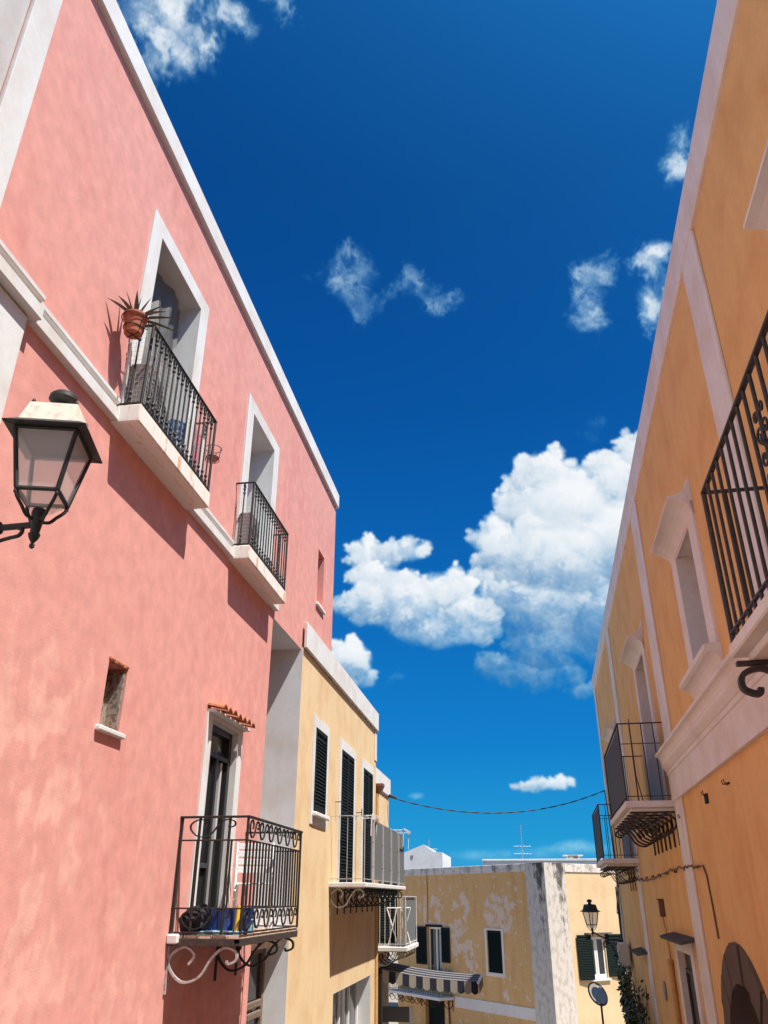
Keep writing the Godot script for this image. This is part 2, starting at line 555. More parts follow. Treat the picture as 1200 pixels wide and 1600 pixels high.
func make_materials() -> void:
	make_shared_textures()
	stucco("pink_plaster", Color.WHITE, 0.13, pink_map())
	stucco("pink_reveal", Color(0.8, 0.39, 0.34), 0.13)
	stucco("white_plaster", Color(0.755, 0.765, 0.765), 0.08)
	stucco("grey_plaster", Color(0.6, 0.61, 0.62), 0.1)
	stucco("lilac_plaster", Color(0.75, 0.77, 0.79), 0.1)
	stucco("yellow_plaster", Color(0.81, 0.61, 0.37), 0.08)
	stucco("orange_plaster", Color(0.93, 0.54, 0.225), 0.08)
	stucco("trim_plaster", Color(0.9, 0.82, 0.77), 0.08)
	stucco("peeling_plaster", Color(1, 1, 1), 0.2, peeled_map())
	stucco("street_stone", Color(0.42, 0.4, 0.37), 0.6)
	stucco("dry_ground", Color(0.36, 0.32, 0.26), 0.6)
	stucco("dark_stone", Color(0.21, 0.155, 0.12), 1.2, null, 1.8)
	stucco("slate", Color(0.12, 0.115, 0.11), 0.3, null, 1.2)
	stucco("roof_deck", Color(0.4, 0.38, 0.36), 0.3)
	stucco("stained_strip", Color.WHITE, 0.1, stain_map())
	textured("mouldy_render", mould_texture(), 0.21)
	textured("stained_slab", rust_texture(), 0.8)
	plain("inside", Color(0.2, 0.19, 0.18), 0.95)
	worn_iron("black_iron", Color(0.011, 0.011, 0.012), Color(0.036, 0.022, 0.015), 0.42, 0.6)
	worn_iron("brown_iron", Color(0.035, 0.028, 0.026), Color(0.075, 0.045, 0.03), 0.45, 0.55)
	worn_iron("grey_iron", Color(0.42, 0.4, 0.39), Color(0.2, 0.13, 0.09), 0.35, 0.6)
	worn_iron("white_iron", Color(0.75, 0.73, 0.7), Color(0.32, 0.2, 0.12), 0.3, 0.55)
	worn_iron("lamp_cap_paint", Color(0.68, 0.62, 0.53), Color(0.5, 0.44, 0.36), 0.4, 0.75)
	plain("shutter_paint", Color(0.011, 0.016, 0.017), 0.75).metallic_specular = 0.25
	plain("green_shutter_paint", Color(0.009, 0.018, 0.015), 0.75).metallic_specular = 0.25
	plain("dark_frame", Color(0.02, 0.02, 0.022), 0.4)
	plain("white_frame", Color(0.78, 0.78, 0.77), 0.4)
	plain("alloy_frame", Color(0.5, 0.5, 0.51), 0.35)
	worn_iron("brown_wood", Color(0.2, 0.145, 0.11), Color(0.13, 0.09, 0.065), 0.5, 0.6)
	worn_iron("old_wood", Color(0.3, 0.25, 0.2), Color(0.14, 0.11, 0.09), 0.5, 0.85)
	worn_iron("door_wood", Color(0.05, 0.035, 0.028), Color(0.03, 0.022, 0.018), 0.5, 0.6)
	worn_iron("plank_wood", Color(0.6, 0.48, 0.38), Color(0.4, 0.3, 0.22), 0.45, 0.8)
	worn_iron("terracotta", Color(0.42, 0.13, 0.065), Color(0.28, 0.085, 0.045), 0.45, 0.8)
	worn_iron("roof_tile", Color(0.52, 0.19, 0.1), Color(0.3, 0.13, 0.08), 0.45, 0.85)
	worn_iron("ochre_pipe", Color(0.6, 0.34, 0.12), Color(0.45, 0.22, 0.08), 0.4, 0.5)
	plain("copper_brown", Color(0.26, 0.11, 0.065), 0.5)
	plain("agave_leaf", Color(0.1, 0.1, 0.07), 0.55)
	plain("vine_leaf", Color(0.035, 0.06, 0.018), 0.55)
	plain("vine_leaf_dry", Color(0.075, 0.06, 0.025), 0.6)
	plain("vine_stem", Color(0.06, 0.042, 0.03), 0.8)
	plain("soil", Color(0.05, 0.035, 0.025), 0.95)
	plain("cable_black", Color(0.03, 0.03, 0.032), 0.6)
	plain("cable_brown", Color(0.16, 0.075, 0.04), 0.7)
	plain("plastic_white", Color(0.8, 0.8, 0.79), 0.4)
	plain("plastic_blue", Color(0.03, 0.13, 0.32), 0.4)
	plain("plastic_yellow", Color(0.75, 0.5, 0.04), 0.5)
	plain("unit_grey", Color(0.2, 0.195, 0.19), 0.6)
	plain("unit_dark", Color(0.035, 0.035, 0.035), 0.6)
	plain("unit_pale", Color(0.6, 0.57, 0.52), 0.5)
	plain("cloth_black", Color(0.022, 0.022, 0.03), 0.95)
	plain("cloth_blue", Color(0.02, 0.045, 0.17), 0.95)
	plain("cloth_pale_blue", Color(0.22, 0.42, 0.55), 0.9)
	plain("cloth_pink", Color(0.5, 0.16, 0.22), 0.95)
	plain("cloth_white", Color(0.68, 0.66, 0.63), 0.95)
	plain("awning_navy", Color(0.014, 0.016, 0.035), 0.9)
	plain("awning_cream", Color(0.3, 0.27, 0.23), 0.9)
	plain("screen_grey", Color(0.13, 0.14, 0.145), 0.6)
	plain("screen_brown", Color(0.06, 0.05, 0.046), 0.6)
	plain("antenna_metal", Color(0.45, 0.45, 0.46), 0.4, 0.6)
	plain("mirror_glass", Color(0.75, 0.75, 0.76), 0.06, 1.0)
	var g := plain("window_glass", Color(0.02, 0.024, 0.026), 0.06)
	g.metallic_specular = 0.6
	var c := plain("clear_glass", Color(0.9, 0.95, 0.95), 0.04)
	c.transparency = BaseMaterial3D.TRANSPARENCY_ALPHA
	c.albedo_color.a = 0.12
	var f := plain("frosted_glass", Color(0.8, 0.75, 0.72), 0.35)
	f.transparency = BaseMaterial3D.TRANSPARENCY_ALPHA
	f.albedo_color.a = 0.45
	f.backlight_enabled = true
	f.backlight = Color(0.7, 0.65, 0.62)
	var sheet := plain("plastic_sheet", Color(0.1, 0.1, 0.1), 0.55)
	sheet.transparency = BaseMaterial3D.TRANSPARENCY_ALPHA
	sheet.albedo_color.a = 0.78
	var curtain := plain("curtain_cloth", Color(0.62, 0.6, 0.57), 0.95)
	curtain.backlight_enabled = true
	curtain.backlight = Color(0.4, 0.4, 0.4)


# ---------------------------------------------------------------- sky
var eye_basis := Basis.from_euler(Vector3(deg_to_rad(26.26), deg_to_rad(8.93), deg_to_rad(0.096)))


func towards(u: float, v: float) -> Vector3:   # the direction of a point of the photograph
	return (eye_basis * Vector3((u - 600.0) / 1223.0, (800.0 - v) / 1223.0, -1.0)).normalized()


func sky_base(d: Vector3, sun: Vector3) -> Color:   # light of the clear air, linear: deeper blue with height, brighter towards the sun
	var stops := [[-1.0, Vector3(0.06, 0.4, 0.7)], [0.0, Vector3(0.055, 0.4, 0.71)], [0.06, Vector3(0.018, 0.33, 0.67)], [0.17, Vector3(0.0068, 0.215, 0.615)], [0.34, Vector3(0.004, 0.14, 0.48)], [0.55, Vector3(0.0022, 0.082, 0.345)], [0.75, Vector3(0.0014, 0.05, 0.235)], [1.0, Vector3(0.0012, 0.045, 0.215)]]
	var c := Vector3.ZERO
	for k in stops.size() - 1:
		if d.y >= stops[k][0]:
			c = stops[k][1].lerp(stops[k + 1][1], clampf((d.y - stops[k][0]) / (stops[k + 1][0] - stops[k][0]), 0, 1))
	var a := clampf(d.dot(sun), -1.0, 1.0) - 1.0
	c += Vector3(0.05, 0.55, 1.25) * exp(a * 6.0) + Vector3(0.7, 0.5, 0.3) * exp(a * 22.0)
	return Color(minf(c.x, 1.0), minf(c.y, 1.0), minf(c.z, 1.0)).linear_to_srgb()


var sky_data := PackedByteArray()
var billow := FastNoiseLite.new()
var wisp := FastNoiseLite.new()
var soft := FastNoiseLite.new()


func cloud_noise(d: Vector3, puffy: float) -> float:
	return -billow.get_noise_3dv(d * 100.0) * puffy + wisp.get_noise_3dv(d * 100.0) * (1.15 - 0.75 * puffy)


# puffs: [direction, half width, half height, weight] in radians; puffy: heaped rather than torn; cover: how opaque at most; shade: how grey the base
func add_cloud(w: int, h: int, puffs: Array, sun: Vector3, step: int, puffy: float, amp: float, hard: float, cover: float, shade: float) -> void:
	var mid := Vector3.ZERO
	for p in puffs:
		mid += p[0]
	mid = mid.normalized()
	var right := mid.cross(Vector3.UP).normalized()
	var up := right.cross(mid)
	var spots := []
	var lo := Vector2(9, 9)
	var hi := Vector2(-9, -9)
	for p in puffs:
		var q: Vector3 = p[0]
		var s := Vector2(q.dot(right), q.dot(up)) / q.dot(mid)
		spots.append([s.x, s.y, 1.0 / p[1], 1.0 / p[2], p[3]])
		lo = lo.min(s - Vector2(p[1], p[2]) * 2.0)
		hi = hi.max(s + Vector2(p[1], p[2]) * 2.0)
	var sl := Vector2(sun.dot(right), sun.dot(up)).normalized()
	var far := 0.4 * minf(hi.x - lo.x, hi.y - lo.y) * 0.5
	var el := asin(mid.y)
	var el0 := el + lo.y
	var el1 := el + hi.y
	var az := atan2(mid.z, mid.x)
	var span := maxf(-lo.x, hi.x) / maxf(0.2, cos(minf(1.35, maxf(absf(el0), absf(el1)))))
	var r0 := clampi(int((0.5 - el1 / PI) * h), 0, h / 2 - 1)
	var r1 := clampi(int((0.5 - el0 / PI) * h), 0, h / 2 - 1)
	var c0 := int((az - span + PI / 2) / TAU * w)
	var c1 := int((az + span + PI / 2) / TAU * w)
	var near_step := (right * sl.x + up * sl.y) * 0.016
	var row := r0
	while row <= r1:
		var e := (0.5 - (row + 0.5) / h) * PI
		var ce := cos(e)
		var se := sin(e)
		var col := c0
		while col <= c1:
			var a := (col + 0.5) / w * TAU - PI / 2
			var d := Vector3(cos(a) * ce, se, sin(a) * ce)
			var k := d.dot(mid)
			if k > 0.3:
				var x := d.dot(right) / k
				var y := d.dot(up) / k
				var f := 0.0
				var f2 := 0.0
				for s in spots:
					var dx: float = (x - s[0]) * s[2]
					var dy: float = (y - s[1]) * s[3]
					var q: float = dx * dx + dy * dy
					if q < 7.0:
						f += s[4] * exp(-1.4 * q)
					dx += sl.x * far * s[2]
					dy += sl.y * far * s[3]
					q = dx * dx + dy * dy
					if q < 7.0:
						f2 += s[4] * exp(-1.4 * q)
				if f > 0.05:
					f = 1.0 - exp(-1.5 * f)
					f2 = 1.0 - exp(-1.5 * f2)
					var n := cloud_noise(d, puffy)
					var t := f + n * amp * (1.15 - 0.5 * f) - 0.36
					if t > 0.0:
						var alpha := clampf(t * hard, 0.0, 1.0)
						alpha = alpha * alpha * (3.0 - 2.0 * alpha)
						alpha = pow(alpha, 1.15) * cover
						var n2 := soft.get_noise_3dv((d + near_step) * 100.0)
						var n3 := soft.get_noise_3dv(d * 100.0)
						var low := clampf(0.62 - (y - lo.y) / (hi.y - lo.y), 0.0, 1.0)
						var lit := clampf(0.8 + (f - f2) * 0.85 + (n2 - n3) * 0.75 * puffy * amp + n * 0.2 * amp - shade * low * 1.9 * f, 0.0, 1.0)
						var c := Vector3(104, 150, 194).lerp(Vector3(206, 222, 236), minf(lit * 1.7, 1.0)).lerp(Vector3(252, 253, 254), clampf(lit * 2.2 - 1.1, 0.0, 1.0))
						for i in step:
							for j in step:
								var at := ((row + i) * w + posmod(col + j, w)) * 3
								if at + 2 < sky_data.size():
									sky_data[at] = int(lerpf(sky_data[at], c.x, alpha))
									sky_data[at + 1] = int(lerpf(sky_data[at + 1], c.y, alpha))
									sky_data[at + 2] = int(lerpf(sky_data[at + 2], c.z, alpha))
			col += step
		row += step


# a heaped cloud: balls on balls, splatted into a height buffer on the plane that touches the sky at the cloud's middle, then laid into the sky
func heap_cloud(w: int, h: int, puffs: Array, sun: Vector3, seed_: int, shade: float) -> void:
	var r := RandomNumberGenerator.new()
	r.seed = seed_
	var mid := Vector3.ZERO
	for p in puffs:
		mid += p[0]
	mid = mid.normalized()
	var right := mid.cross(Vector3.UP).normalized()
	var up := right.cross(mid)
	var balls := []   # x, y, radius, flattening, parent's x, y, radius, weight
	var lo := Vector2(9, 9)
	var hi := Vector2(-9, -9)
	for p in puffs:
		var s: Vector2 = Vector2(p[0].dot(right), p[0].dot(up)) / p[0].dot(mid)
		var R: float = (p[1] + p[2]) / 2
		var fl: float = p[2] / p[1]
		balls.append([s.x, s.y, p[1], fl, s.x, s.y, p[1], p[3]])
		lo = lo.min(s - Vector2(R, R) * 2.2)
		hi = hi.max(s + Vector2(R, R) * 2.2)
		for i in 15:
			var a := r.randf_range(-0.35, PI + 0.35) if r.randf() < 0.8 else r.randf() * TAU
			var q: float = sqrt(r.randf()) * 0.95
			var br: float = R * r.randf_range(0.26, 0.46)
			var b: Vector2 = s + Vector2(cos(a) * p[1], sin(a) * p[2]) * q
			balls.append([b.x, b.y, br, 0.9, s.x, s.y, p[1] * 1.25, p[3]])
			for j in 5:
				var a2 := r.randf_range(-0.5, PI + 0.5)
				var q2 := sqrt(r.randf()) * 1.0
				balls.append([b.x + cos(a2) * br * q2, b.y + sin(a2) * br * q2, br * r.randf_range(0.24, 0.42), 0.95, s.x, s.y, p[1] * 1.3, p[3] * 0.9])
	var res := TAU / w * 0.9
	var bw := int((hi.x - lo.x) / res) + 2
	var bh := int((hi.y - lo.y) / res) + 2
	var zb := PackedFloat32Array()
	var sb := PackedFloat32Array()
	var ab := PackedFloat32Array()
	zb.resize(bw * bh)
	sb.resize(bw * bh)
	ab.resize(bw * bh)
	zb.fill(-1.0)
	sb.fill(0.6)
	ab.fill(0.0)
	var light := Vector3(sun.dot(right), sun.dot(up), 0.3).normalized()
	for b in balls:
		var cx: float = (b[0] - lo.x) / res
		var cy: float = (b[1] - lo.y) / res
		var rx: float = b[2] / res
		var ry: float = rx * b[3]
		var px: float = (b[4] - lo.x) / res
		var py: float = (b[5] - lo.y) / res
		var pr: float = b[6] / res
		for yy in range(maxi(0, int(cy - ry)), mini(bh - 1, int(cy + ry) + 1)):
			for xx in range(maxi(0, int(cx - rx)), mini(bw - 1, int(cx + rx) + 1)):
				var dx := (xx - cx) / rx
				var dy := (yy - cy) / ry
				var q := dx * dx + dy * dy
				if q >= 1.0:
					continue
				var nz := sqrt(1.0 - q)
				var ex := (xx - px) / pr
				var ey := (yy - py) / pr
				var base := sqrt(maxf(0.0, 1.0 - ex * ex - ey * ey))
				var z := base * pr + nz * rx * 0.8
				var at := yy * bw + xx
				var soft_edge := clampf((1.0 - q) * 1.15, 0.0, 1.0)
				ab[at] += (1.0 - ab[at]) * soft_edge * b[7]
				if z > zb[at]:
					var own := dx * light.x + dy * light.y + nz * light.z
					var wide := ex * light.x + ey * light.y + base * light.z
					var k := clampf((z - zb[at]) / (rx * 0.35), 0.0, 1.0) if zb[at] > 0.0 else 1.0
					sb[at] = lerpf(sb[at], own * 0.36 + wide * 0.64, k)
					zb[at] = z
	var el := asin(mid.y)
	var az := atan2(mid.z, mid.x)
	var span := maxf(-lo.x, hi.x) / maxf(0.2, cos(minf(1.35, maxf(absf(el + lo.y), absf(el + hi.y)))))
	for row in range(clampi(int((0.5 - (el + hi.y) / PI) * h), 0, h / 2 - 1), clampi(int((0.5 - (el + lo.y) / PI) * h), 0, h / 2 - 1) + 1):
		var e := (0.5 - (row + 0.5) / h) * PI
		for col in range(int((az - span + PI / 2) / TAU * w), int((az + span + PI / 2) / TAU * w) + 1):
			var a := (col + 0.5) / w * TAU - PI / 2
			var d := Vector3(cos(a) * cos(e), sin(e), sin(a) * cos(e))
			var k := d.dot(mid)
			var x := d.dot(right) / k
			var y := d.dot(up) / k
			var fx := (x - lo.x) / res
			var fy := (y - lo.y) / res
			if fx < 1.0 or fy < 1.0 or fx > bw - 2.0 or fy > bh - 2.0:
				continue
			var nw := wisp.get_noise_3dv(d * 140.0)
			var jx := fx + nw * 3.6   # torn a little by the wind
			var jy := fy + wisp.get_noise_3dv(d * 140.0 + Vector3(31, 7, 5)) * 3.6
			jx = clampf(jx, 0.0, bw - 2.0)
			jy = clampf(jy, 0.0, bh - 2.0)
			var ix := int(jx)
			var iy := int(jy)
			var tx := jx - ix
			var ty := jy - iy
			var at := iy * bw + ix
			var alpha := lerpf(lerpf(ab[at], ab[at + 1], tx), lerpf(ab[at + bw], ab[at + bw + 1], tx), ty)
			if alpha < 0.01:
				continue
			var low := clampf(0.58 - (y - lo.y) / (hi.y - lo.y), 0.0, 1.0)
			alpha = clampf(alpha * (1.02 - low * 1.25) + nw * 0.75 * (low + 0.25), 0.0, 0.97) * clampf(alpha * 3.0, 0.0, 1.0)
			var s := lerpf(lerpf(sb[at], sb[at + 1], tx), lerpf(sb[at + bw], sb[at + bw + 1], tx), ty)
			var lit := clampf(0.6 + s * 0.4 + nw * 0.2 - shade * low * 1.7, 0.0, 1.0)
			var c := Vector3(104, 146, 188).lerp(Vector3(206, 221, 234), minf(lit * 1.6, 1.0)).lerp(Vector3(252, 253, 254), clampf(lit * 2.4 - 1.25, 0.0, 1.0))
			var o := (row * w + posmod(col, w)) * 3
			sky_data[o] = int(lerpf(sky_data[o], c.x, alpha))
			sky_data[o + 1] = int(lerpf(sky_data[o + 1], c.y, alpha))
			sky_data[o + 2] = int(lerpf(sky_data[o + 2], c.z, alpha))


func make_sky(sun: Vector3) -> ImageTexture:
	var w := 4096
	var h := 2048
	var small := Image.create_empty(256, 256, false, Image.FORMAT_RGBF)
	for y in 256:
		var e := (0.5 - (y + 0.5) / 256) * PI
		for x in 256:
			var a := (x + 0.5) / 256 * TAU - PI / 2
			small.set_pixel(x, y, sky_base(Vector3(cos(a) * cos(e), sin(e), sin(a) * cos(e)), sun))
	small.resize(w, h, Image.INTERPOLATE_BILINEAR)
	small.convert(Image.FORMAT_RGB8)
	sky_data = small.get_data()
	billow.noise_type = FastNoiseLite.TYPE_SIMPLEX_SMOOTH
	billow.seed = 11
	billow.frequency = 0.16
	billow.fractal_type = FastNoiseLite.FRACTAL_RIDGED
	billow.fractal_octaves = 5
	billow.fractal_gain = 0.5
	soft.noise_type = FastNoiseLite.TYPE_SIMPLEX_SMOOTH
	soft.seed = 11
	soft.frequency = 0.16
	soft.fractal_type = FastNoiseLite.FRACTAL_RIDGED
	soft.fractal_octaves = 3
	wisp.noise_type = FastNoiseLite.TYPE_SIMPLEX_SMOOTH
	wisp.seed = 23
	wisp.frequency = 0.2
	wisp.fractal_octaves = 6
	wisp.fractal_gain = 0.55
	wisp.domain_warp_enabled = true
	wisp.domain_warp_amplitude = 4.0
	wisp.domain_warp_frequency = 0.12
	wisp.domain_warp_fractal_octaves = 3
	var view := [
		# puffs as u, v, half width, half height, weight; then puffy, amp, hard, cover, shade
		[[[852, 750, 42, 40, 1.0], [815, 795, 36, 38, 0.8], [880, 800, 62, 55, 1.0], [965, 765, 50, 44, 1.0], [1000, 715, 40, 36, 0.9], [790, 860, 44, 38, 0.9], [870, 870, 80, 55, 1.0], [960, 850, 70, 70, 1.0], [775, 905, 34, 26, 0.8], [840, 950, 76, 40, 0.9], [930, 960, 76, 52, 1.0], [865, 1005, 72, 32, 0.75], [795, 1045, 50, 20, 0.75], [850, 1060, 50, 20, 0.6], [905, 1082, 26, 12, 0.5]], 0.8, 0.5, 2.4, 0.97, 0.8],
		[[[690, 930, 44, 34, 1.1], [640, 950, 54, 38, 1.1], [715, 965, 46, 32, 1.0], [595, 945, 42, 30, 1.0], [570, 868, 24, 26, 0.9], [625, 862, 40, 15, 0.8], [680, 992, 60, 20, 0.8], [590, 905, 34, 28, 0.9], [550, 945, 34, 16, 0.6], [745, 985, 36, 20, 0.7]], 0.65, 0.58, 2.1, 0.95, 0.5],
		[[[548, 1032, 30, 27, 1.1], [520, 1050, 30, 30, 1.0], [572, 1058, 16, 16, 0.8]], 0.8, 0.5, 2.6, 0.95, 0.5],
		[[[621, 1056, 16, 10, 0.8]], 0.3, 0.6, 1.6, 0.5, 0.2],
		[[[545, 410, 30, 28, 1.0], [560, 445, 30, 32, 1.0], [572, 485, 22, 26, 0.85], [638, 440, 36, 26, 0.95], [690, 470, 38, 22, 0.8], [520, 430, 32, 24, 0.7]], 0.15, 0.8, 1.1, 0.72, 0.0],
		[[[938, 415, 34, 28, 1.0], [925, 460, 32, 34, 1.0], [915, 505, 28, 24, 0.8]], 0.2, 0.75, 1.2, 0.82, 0.1],
		[[[1012, 400, 38, 24, 1.1], [1032, 450, 36, 38, 1.2], [1022, 505, 26, 32, 0.9]], 0.3, 0.65, 1.6, 0.93, 0.1],
		[[[1065, 225, 28, 36, 1.0], [1055, 265, 26, 22, 0.85]], 0.2, 0.75, 1.3, 0.86, 0.0],
		[[[225, 45, 70, 56, 1.2], [290, 60, 60, 44, 1.0], [262, 105, 44, 32, 1.0], [350, 25, 50, 24, 0.65], [385, 38, 20, 18, 0.8], [430, -5, 40, 16, 0.7], [190, -20, 120, 46, 1.0], [310, -50, 140, 36, 0.9], [250, 5, 60, 40, 0.7]], 0.3, 0.8, 1.25, 0.92, 0.1],
		[[[845, 1229, 30, 7, 0.8], [876, 1223, 16, 8, 0.7], [818, 1231, 18, 5, 0.6]], 0.6, 0.45, 2.0, 0.85, 0.5],
		[[[650, 1244, 20, 6, 0.75]], 0.2, 0.4, 1.4, 0.5, 0.0],
		[[[905, 1322, 44, 10, 0.9], [840, 1332, 90, 11, 0.8], [740, 1337, 80, 9, 0.6]], 0.2, 0.4, 1.2, 0.5, 0.0],
		[[[955, 655, 42, 10, 0.55], [915, 685, 24, 12, 0.5]], 0.1, 0.9, 0.9, 0.4, 0.0],
	]
	for c in view:
		var puffs := []
		for p in c[0]:
			var d := towards(p[0], p[1])
			var s: float = pow(eye_basis.z.dot(-d), 1.5) / 1223.0
			puffs.append([d, p[2] * s * 1.25, p[3] * s * 1.25, p[4]])
		if c[1] > 0.55:
			heap_cloud(w, h, puffs, sun, int(c[0][0][0]), c[5])
		else:
			add_cloud(w, h, puffs, sun, 1, c[1], c[2], c[3], c[4], c[5])
	# unseen fair-weather clouds all round, added more densely to brighten the shaded walls
	var r := RandomNumberGenerator.new()
	r.seed = 5
	for i in 54:
		var az := deg_to_rad(8.93 + 40.0 + 280.0 * (i * 0.618034 - floorf(i * 0.618034)))
		var el := deg_to_rad(8.0 + 58.0 * pow(r.randf(), 1.1))
		if i > 45:   # above the frame
			az = deg_to_rad(r.randf_range(-60, 70))
			el = deg_to_rad(r.randf_range(70, 80))
		var d := Vector3(-sin(az) * cos(el), sin(el), -cos(az) * cos(el))
		var size := deg_to_rad(r.randf_range(2.6, 6.0))
		var puffs := []
		var rt := d.cross(Vector3.UP).normalized()
		var up := rt.cross(d)
		for k in r.randi_range(4, 7):
			var q := (d + rt * r.randf_range(-1.7, 1.7) * size + up * r.randf_range(-0.7, 0.7) * size).normalized()
			puffs.append([q, size * r.randf_range(0.6, 1.1), size * r.randf_range(0.4, 0.75), r.randf_range(0.7, 1.0)])
		add_cloud(w, h, puffs, sun, 3, 0.7, 0.55, 2.2, 0.95, 0.5)
	return ImageTexture.create_from_image(Image.create_from_data(w, h, false, Image.FORMAT_RGB8, sky_data))


# ---------------------------------------------------------------- shared building pieces
const SCROLL := [[0.30, 0.49], [0.375, 0.23], [0.22, 0.03], [0.03, 0.28], [0.05, 0.64], [0.23, 0.95], [0.47, 0.8], [0.62, 0.33], [0.78, 0.05], [0.95, 0.13], [0.97, 0.36], [0.86, 0.46], [0.84, 0.36]]


func scroll_path(at: Vector3, along: Vector3, down: Vector3) -> Array:
	var c := []
	for p in SCROLL:
		c.append(at + along * p[0] + down * p[1])
	return smooth_path(c, 5)


func bracket_mesh(reach: float, drop: float, bar: float, tail := 0.0) -> Mesh:   # a scrolled bracket in the plane x = 0, reaching out along +z from the wall
	var mb := MB.new()
	mb.strap(scroll_path(Vector3(0, -bar * 0.6, 0.01), Vector3(0, 0, reach), Vector3(0, -drop, 0)), Vector3.RIGHT, bar, bar * 0.62)
	mb.box(Vector3(-bar / 2, -bar * 0.5, 0.0), Vector3(bar / 2, 0.0, reach))
	mb.box(Vector3(-bar / 2, -drop - tail, 0.002), Vector3(bar / 2, -bar * 0.5, bar * 0.6))
	return mb.st.commit()


func ring_collar(mb: MB, y: float, r: float) -> void:
	mb.lathe([Vector2(0.0, y - r * 0.9), Vector2(r * 0.75, y - r * 0.8), Vector2(r, y), Vector2(r * 0.75, y + r * 0.8), Vector2(0.0, y + r * 0.9)], Vector3.ZERO, 7)


func baluster_mesh(height: float, r: float, knots: bool) -> Mesh:
	var mb := MB.new()
	mb.tube([Vector3.ZERO, Vector3(0, height, 0)], r, 6, false)
	if knots:
		for y in [height * 0.9, height * 0.84, height * 0.1, height * 0.16]:
			ring_collar(mb, y, r * 2.0)
		for s in [-1.0, 1.0]:   # small forged leaves at the collars
			for y in [height * 0.87, height * 0.13]:
				var dir := 1.0 if y > height / 2 else -1.0
				mb.strap([Vector3(s * r, y, 0), Vector3(s * 0.02, y + dir * 0.035, 0), Vector3(s * 0.034, y + dir * 0.075, 0), Vector3(s * 0.024, y + dir * 0.098, 0)], Vector3(0, 0, 1), r * 1.2, r * 0.8)
	return mb.st.commit()


# a railing round three sides of a slab: x0..x1 along the wall, out from z0 to z1, y0..y1
func railing(slab: Node, x0: float, x1: float, z0: float, z1: float, y0: float, y1: float, gap: float, m: Material, knots := false, r := 0.008, rail := 0.016, low := 0.035, skip_front := false) -> void:
	var top := MB.new()
	top.cbox(Vector3(x0 - rail, y1 - rail, z0), Vector3(x0 + rail, y1, z1 + rail), 0.004)
	top.cbox(Vector3(x1 - rail, y1 - rail, z0), Vector3(x1 + rail, y1, z1 + rail), 0.004)
	top.cbox(Vector3(x0 + rail, y1 - rail + 0.001, z1 - rail), Vector3(x1 - rail, y1 + 0.001, z1 + rail), 0.004)
	part(slab, "top_rail", top, m)
	var bot := MB.new()
	bot.box(Vector3(x0 - rail * 0.7, y0 + low, z0), Vector3(x0 + rail * 0.7, y0 + low + 0.012, z1))
	bot.box(Vector3(x1 - rail * 0.7, y0 + low, z0), Vector3(x1 + rail * 0.7, y0 + low + 0.012, z1))
	bot.box(Vector3(x0, y0 + low + 0.001, z1 - rail * 0.7), Vector3(x1, y0 + low + 0.013, z1 + rail * 0.7))
	part(slab, "bottom_rail", bot, m)
	var bal := baluster_mesh(y1 - y0 - rail, r, knots)
	var posts := baluster_mesh(y1 - y0 - rail, r * 1.6, false)
	var spots := []
	if not skip_front:
		var n := int(round((x1 - x0) / gap))
		for i in range(1, n):
			spots.append(Vector3(x0 + (x1 - x0) * i / n, y0, z1))
	var ns := int(round((z1 - z0) / gap))
	for i in range(1, ns):
		for x in [x0, x1]:
			spots.append(Vector3(x, y0, z0 + (z1 - z0) * i / ns))
	copies(slab, "baluster", bal, m, spots)
	copies(slab, "corner_post", posts, m, [Vector3(x0, y0, z1), Vector3(x1, y0, z1)])


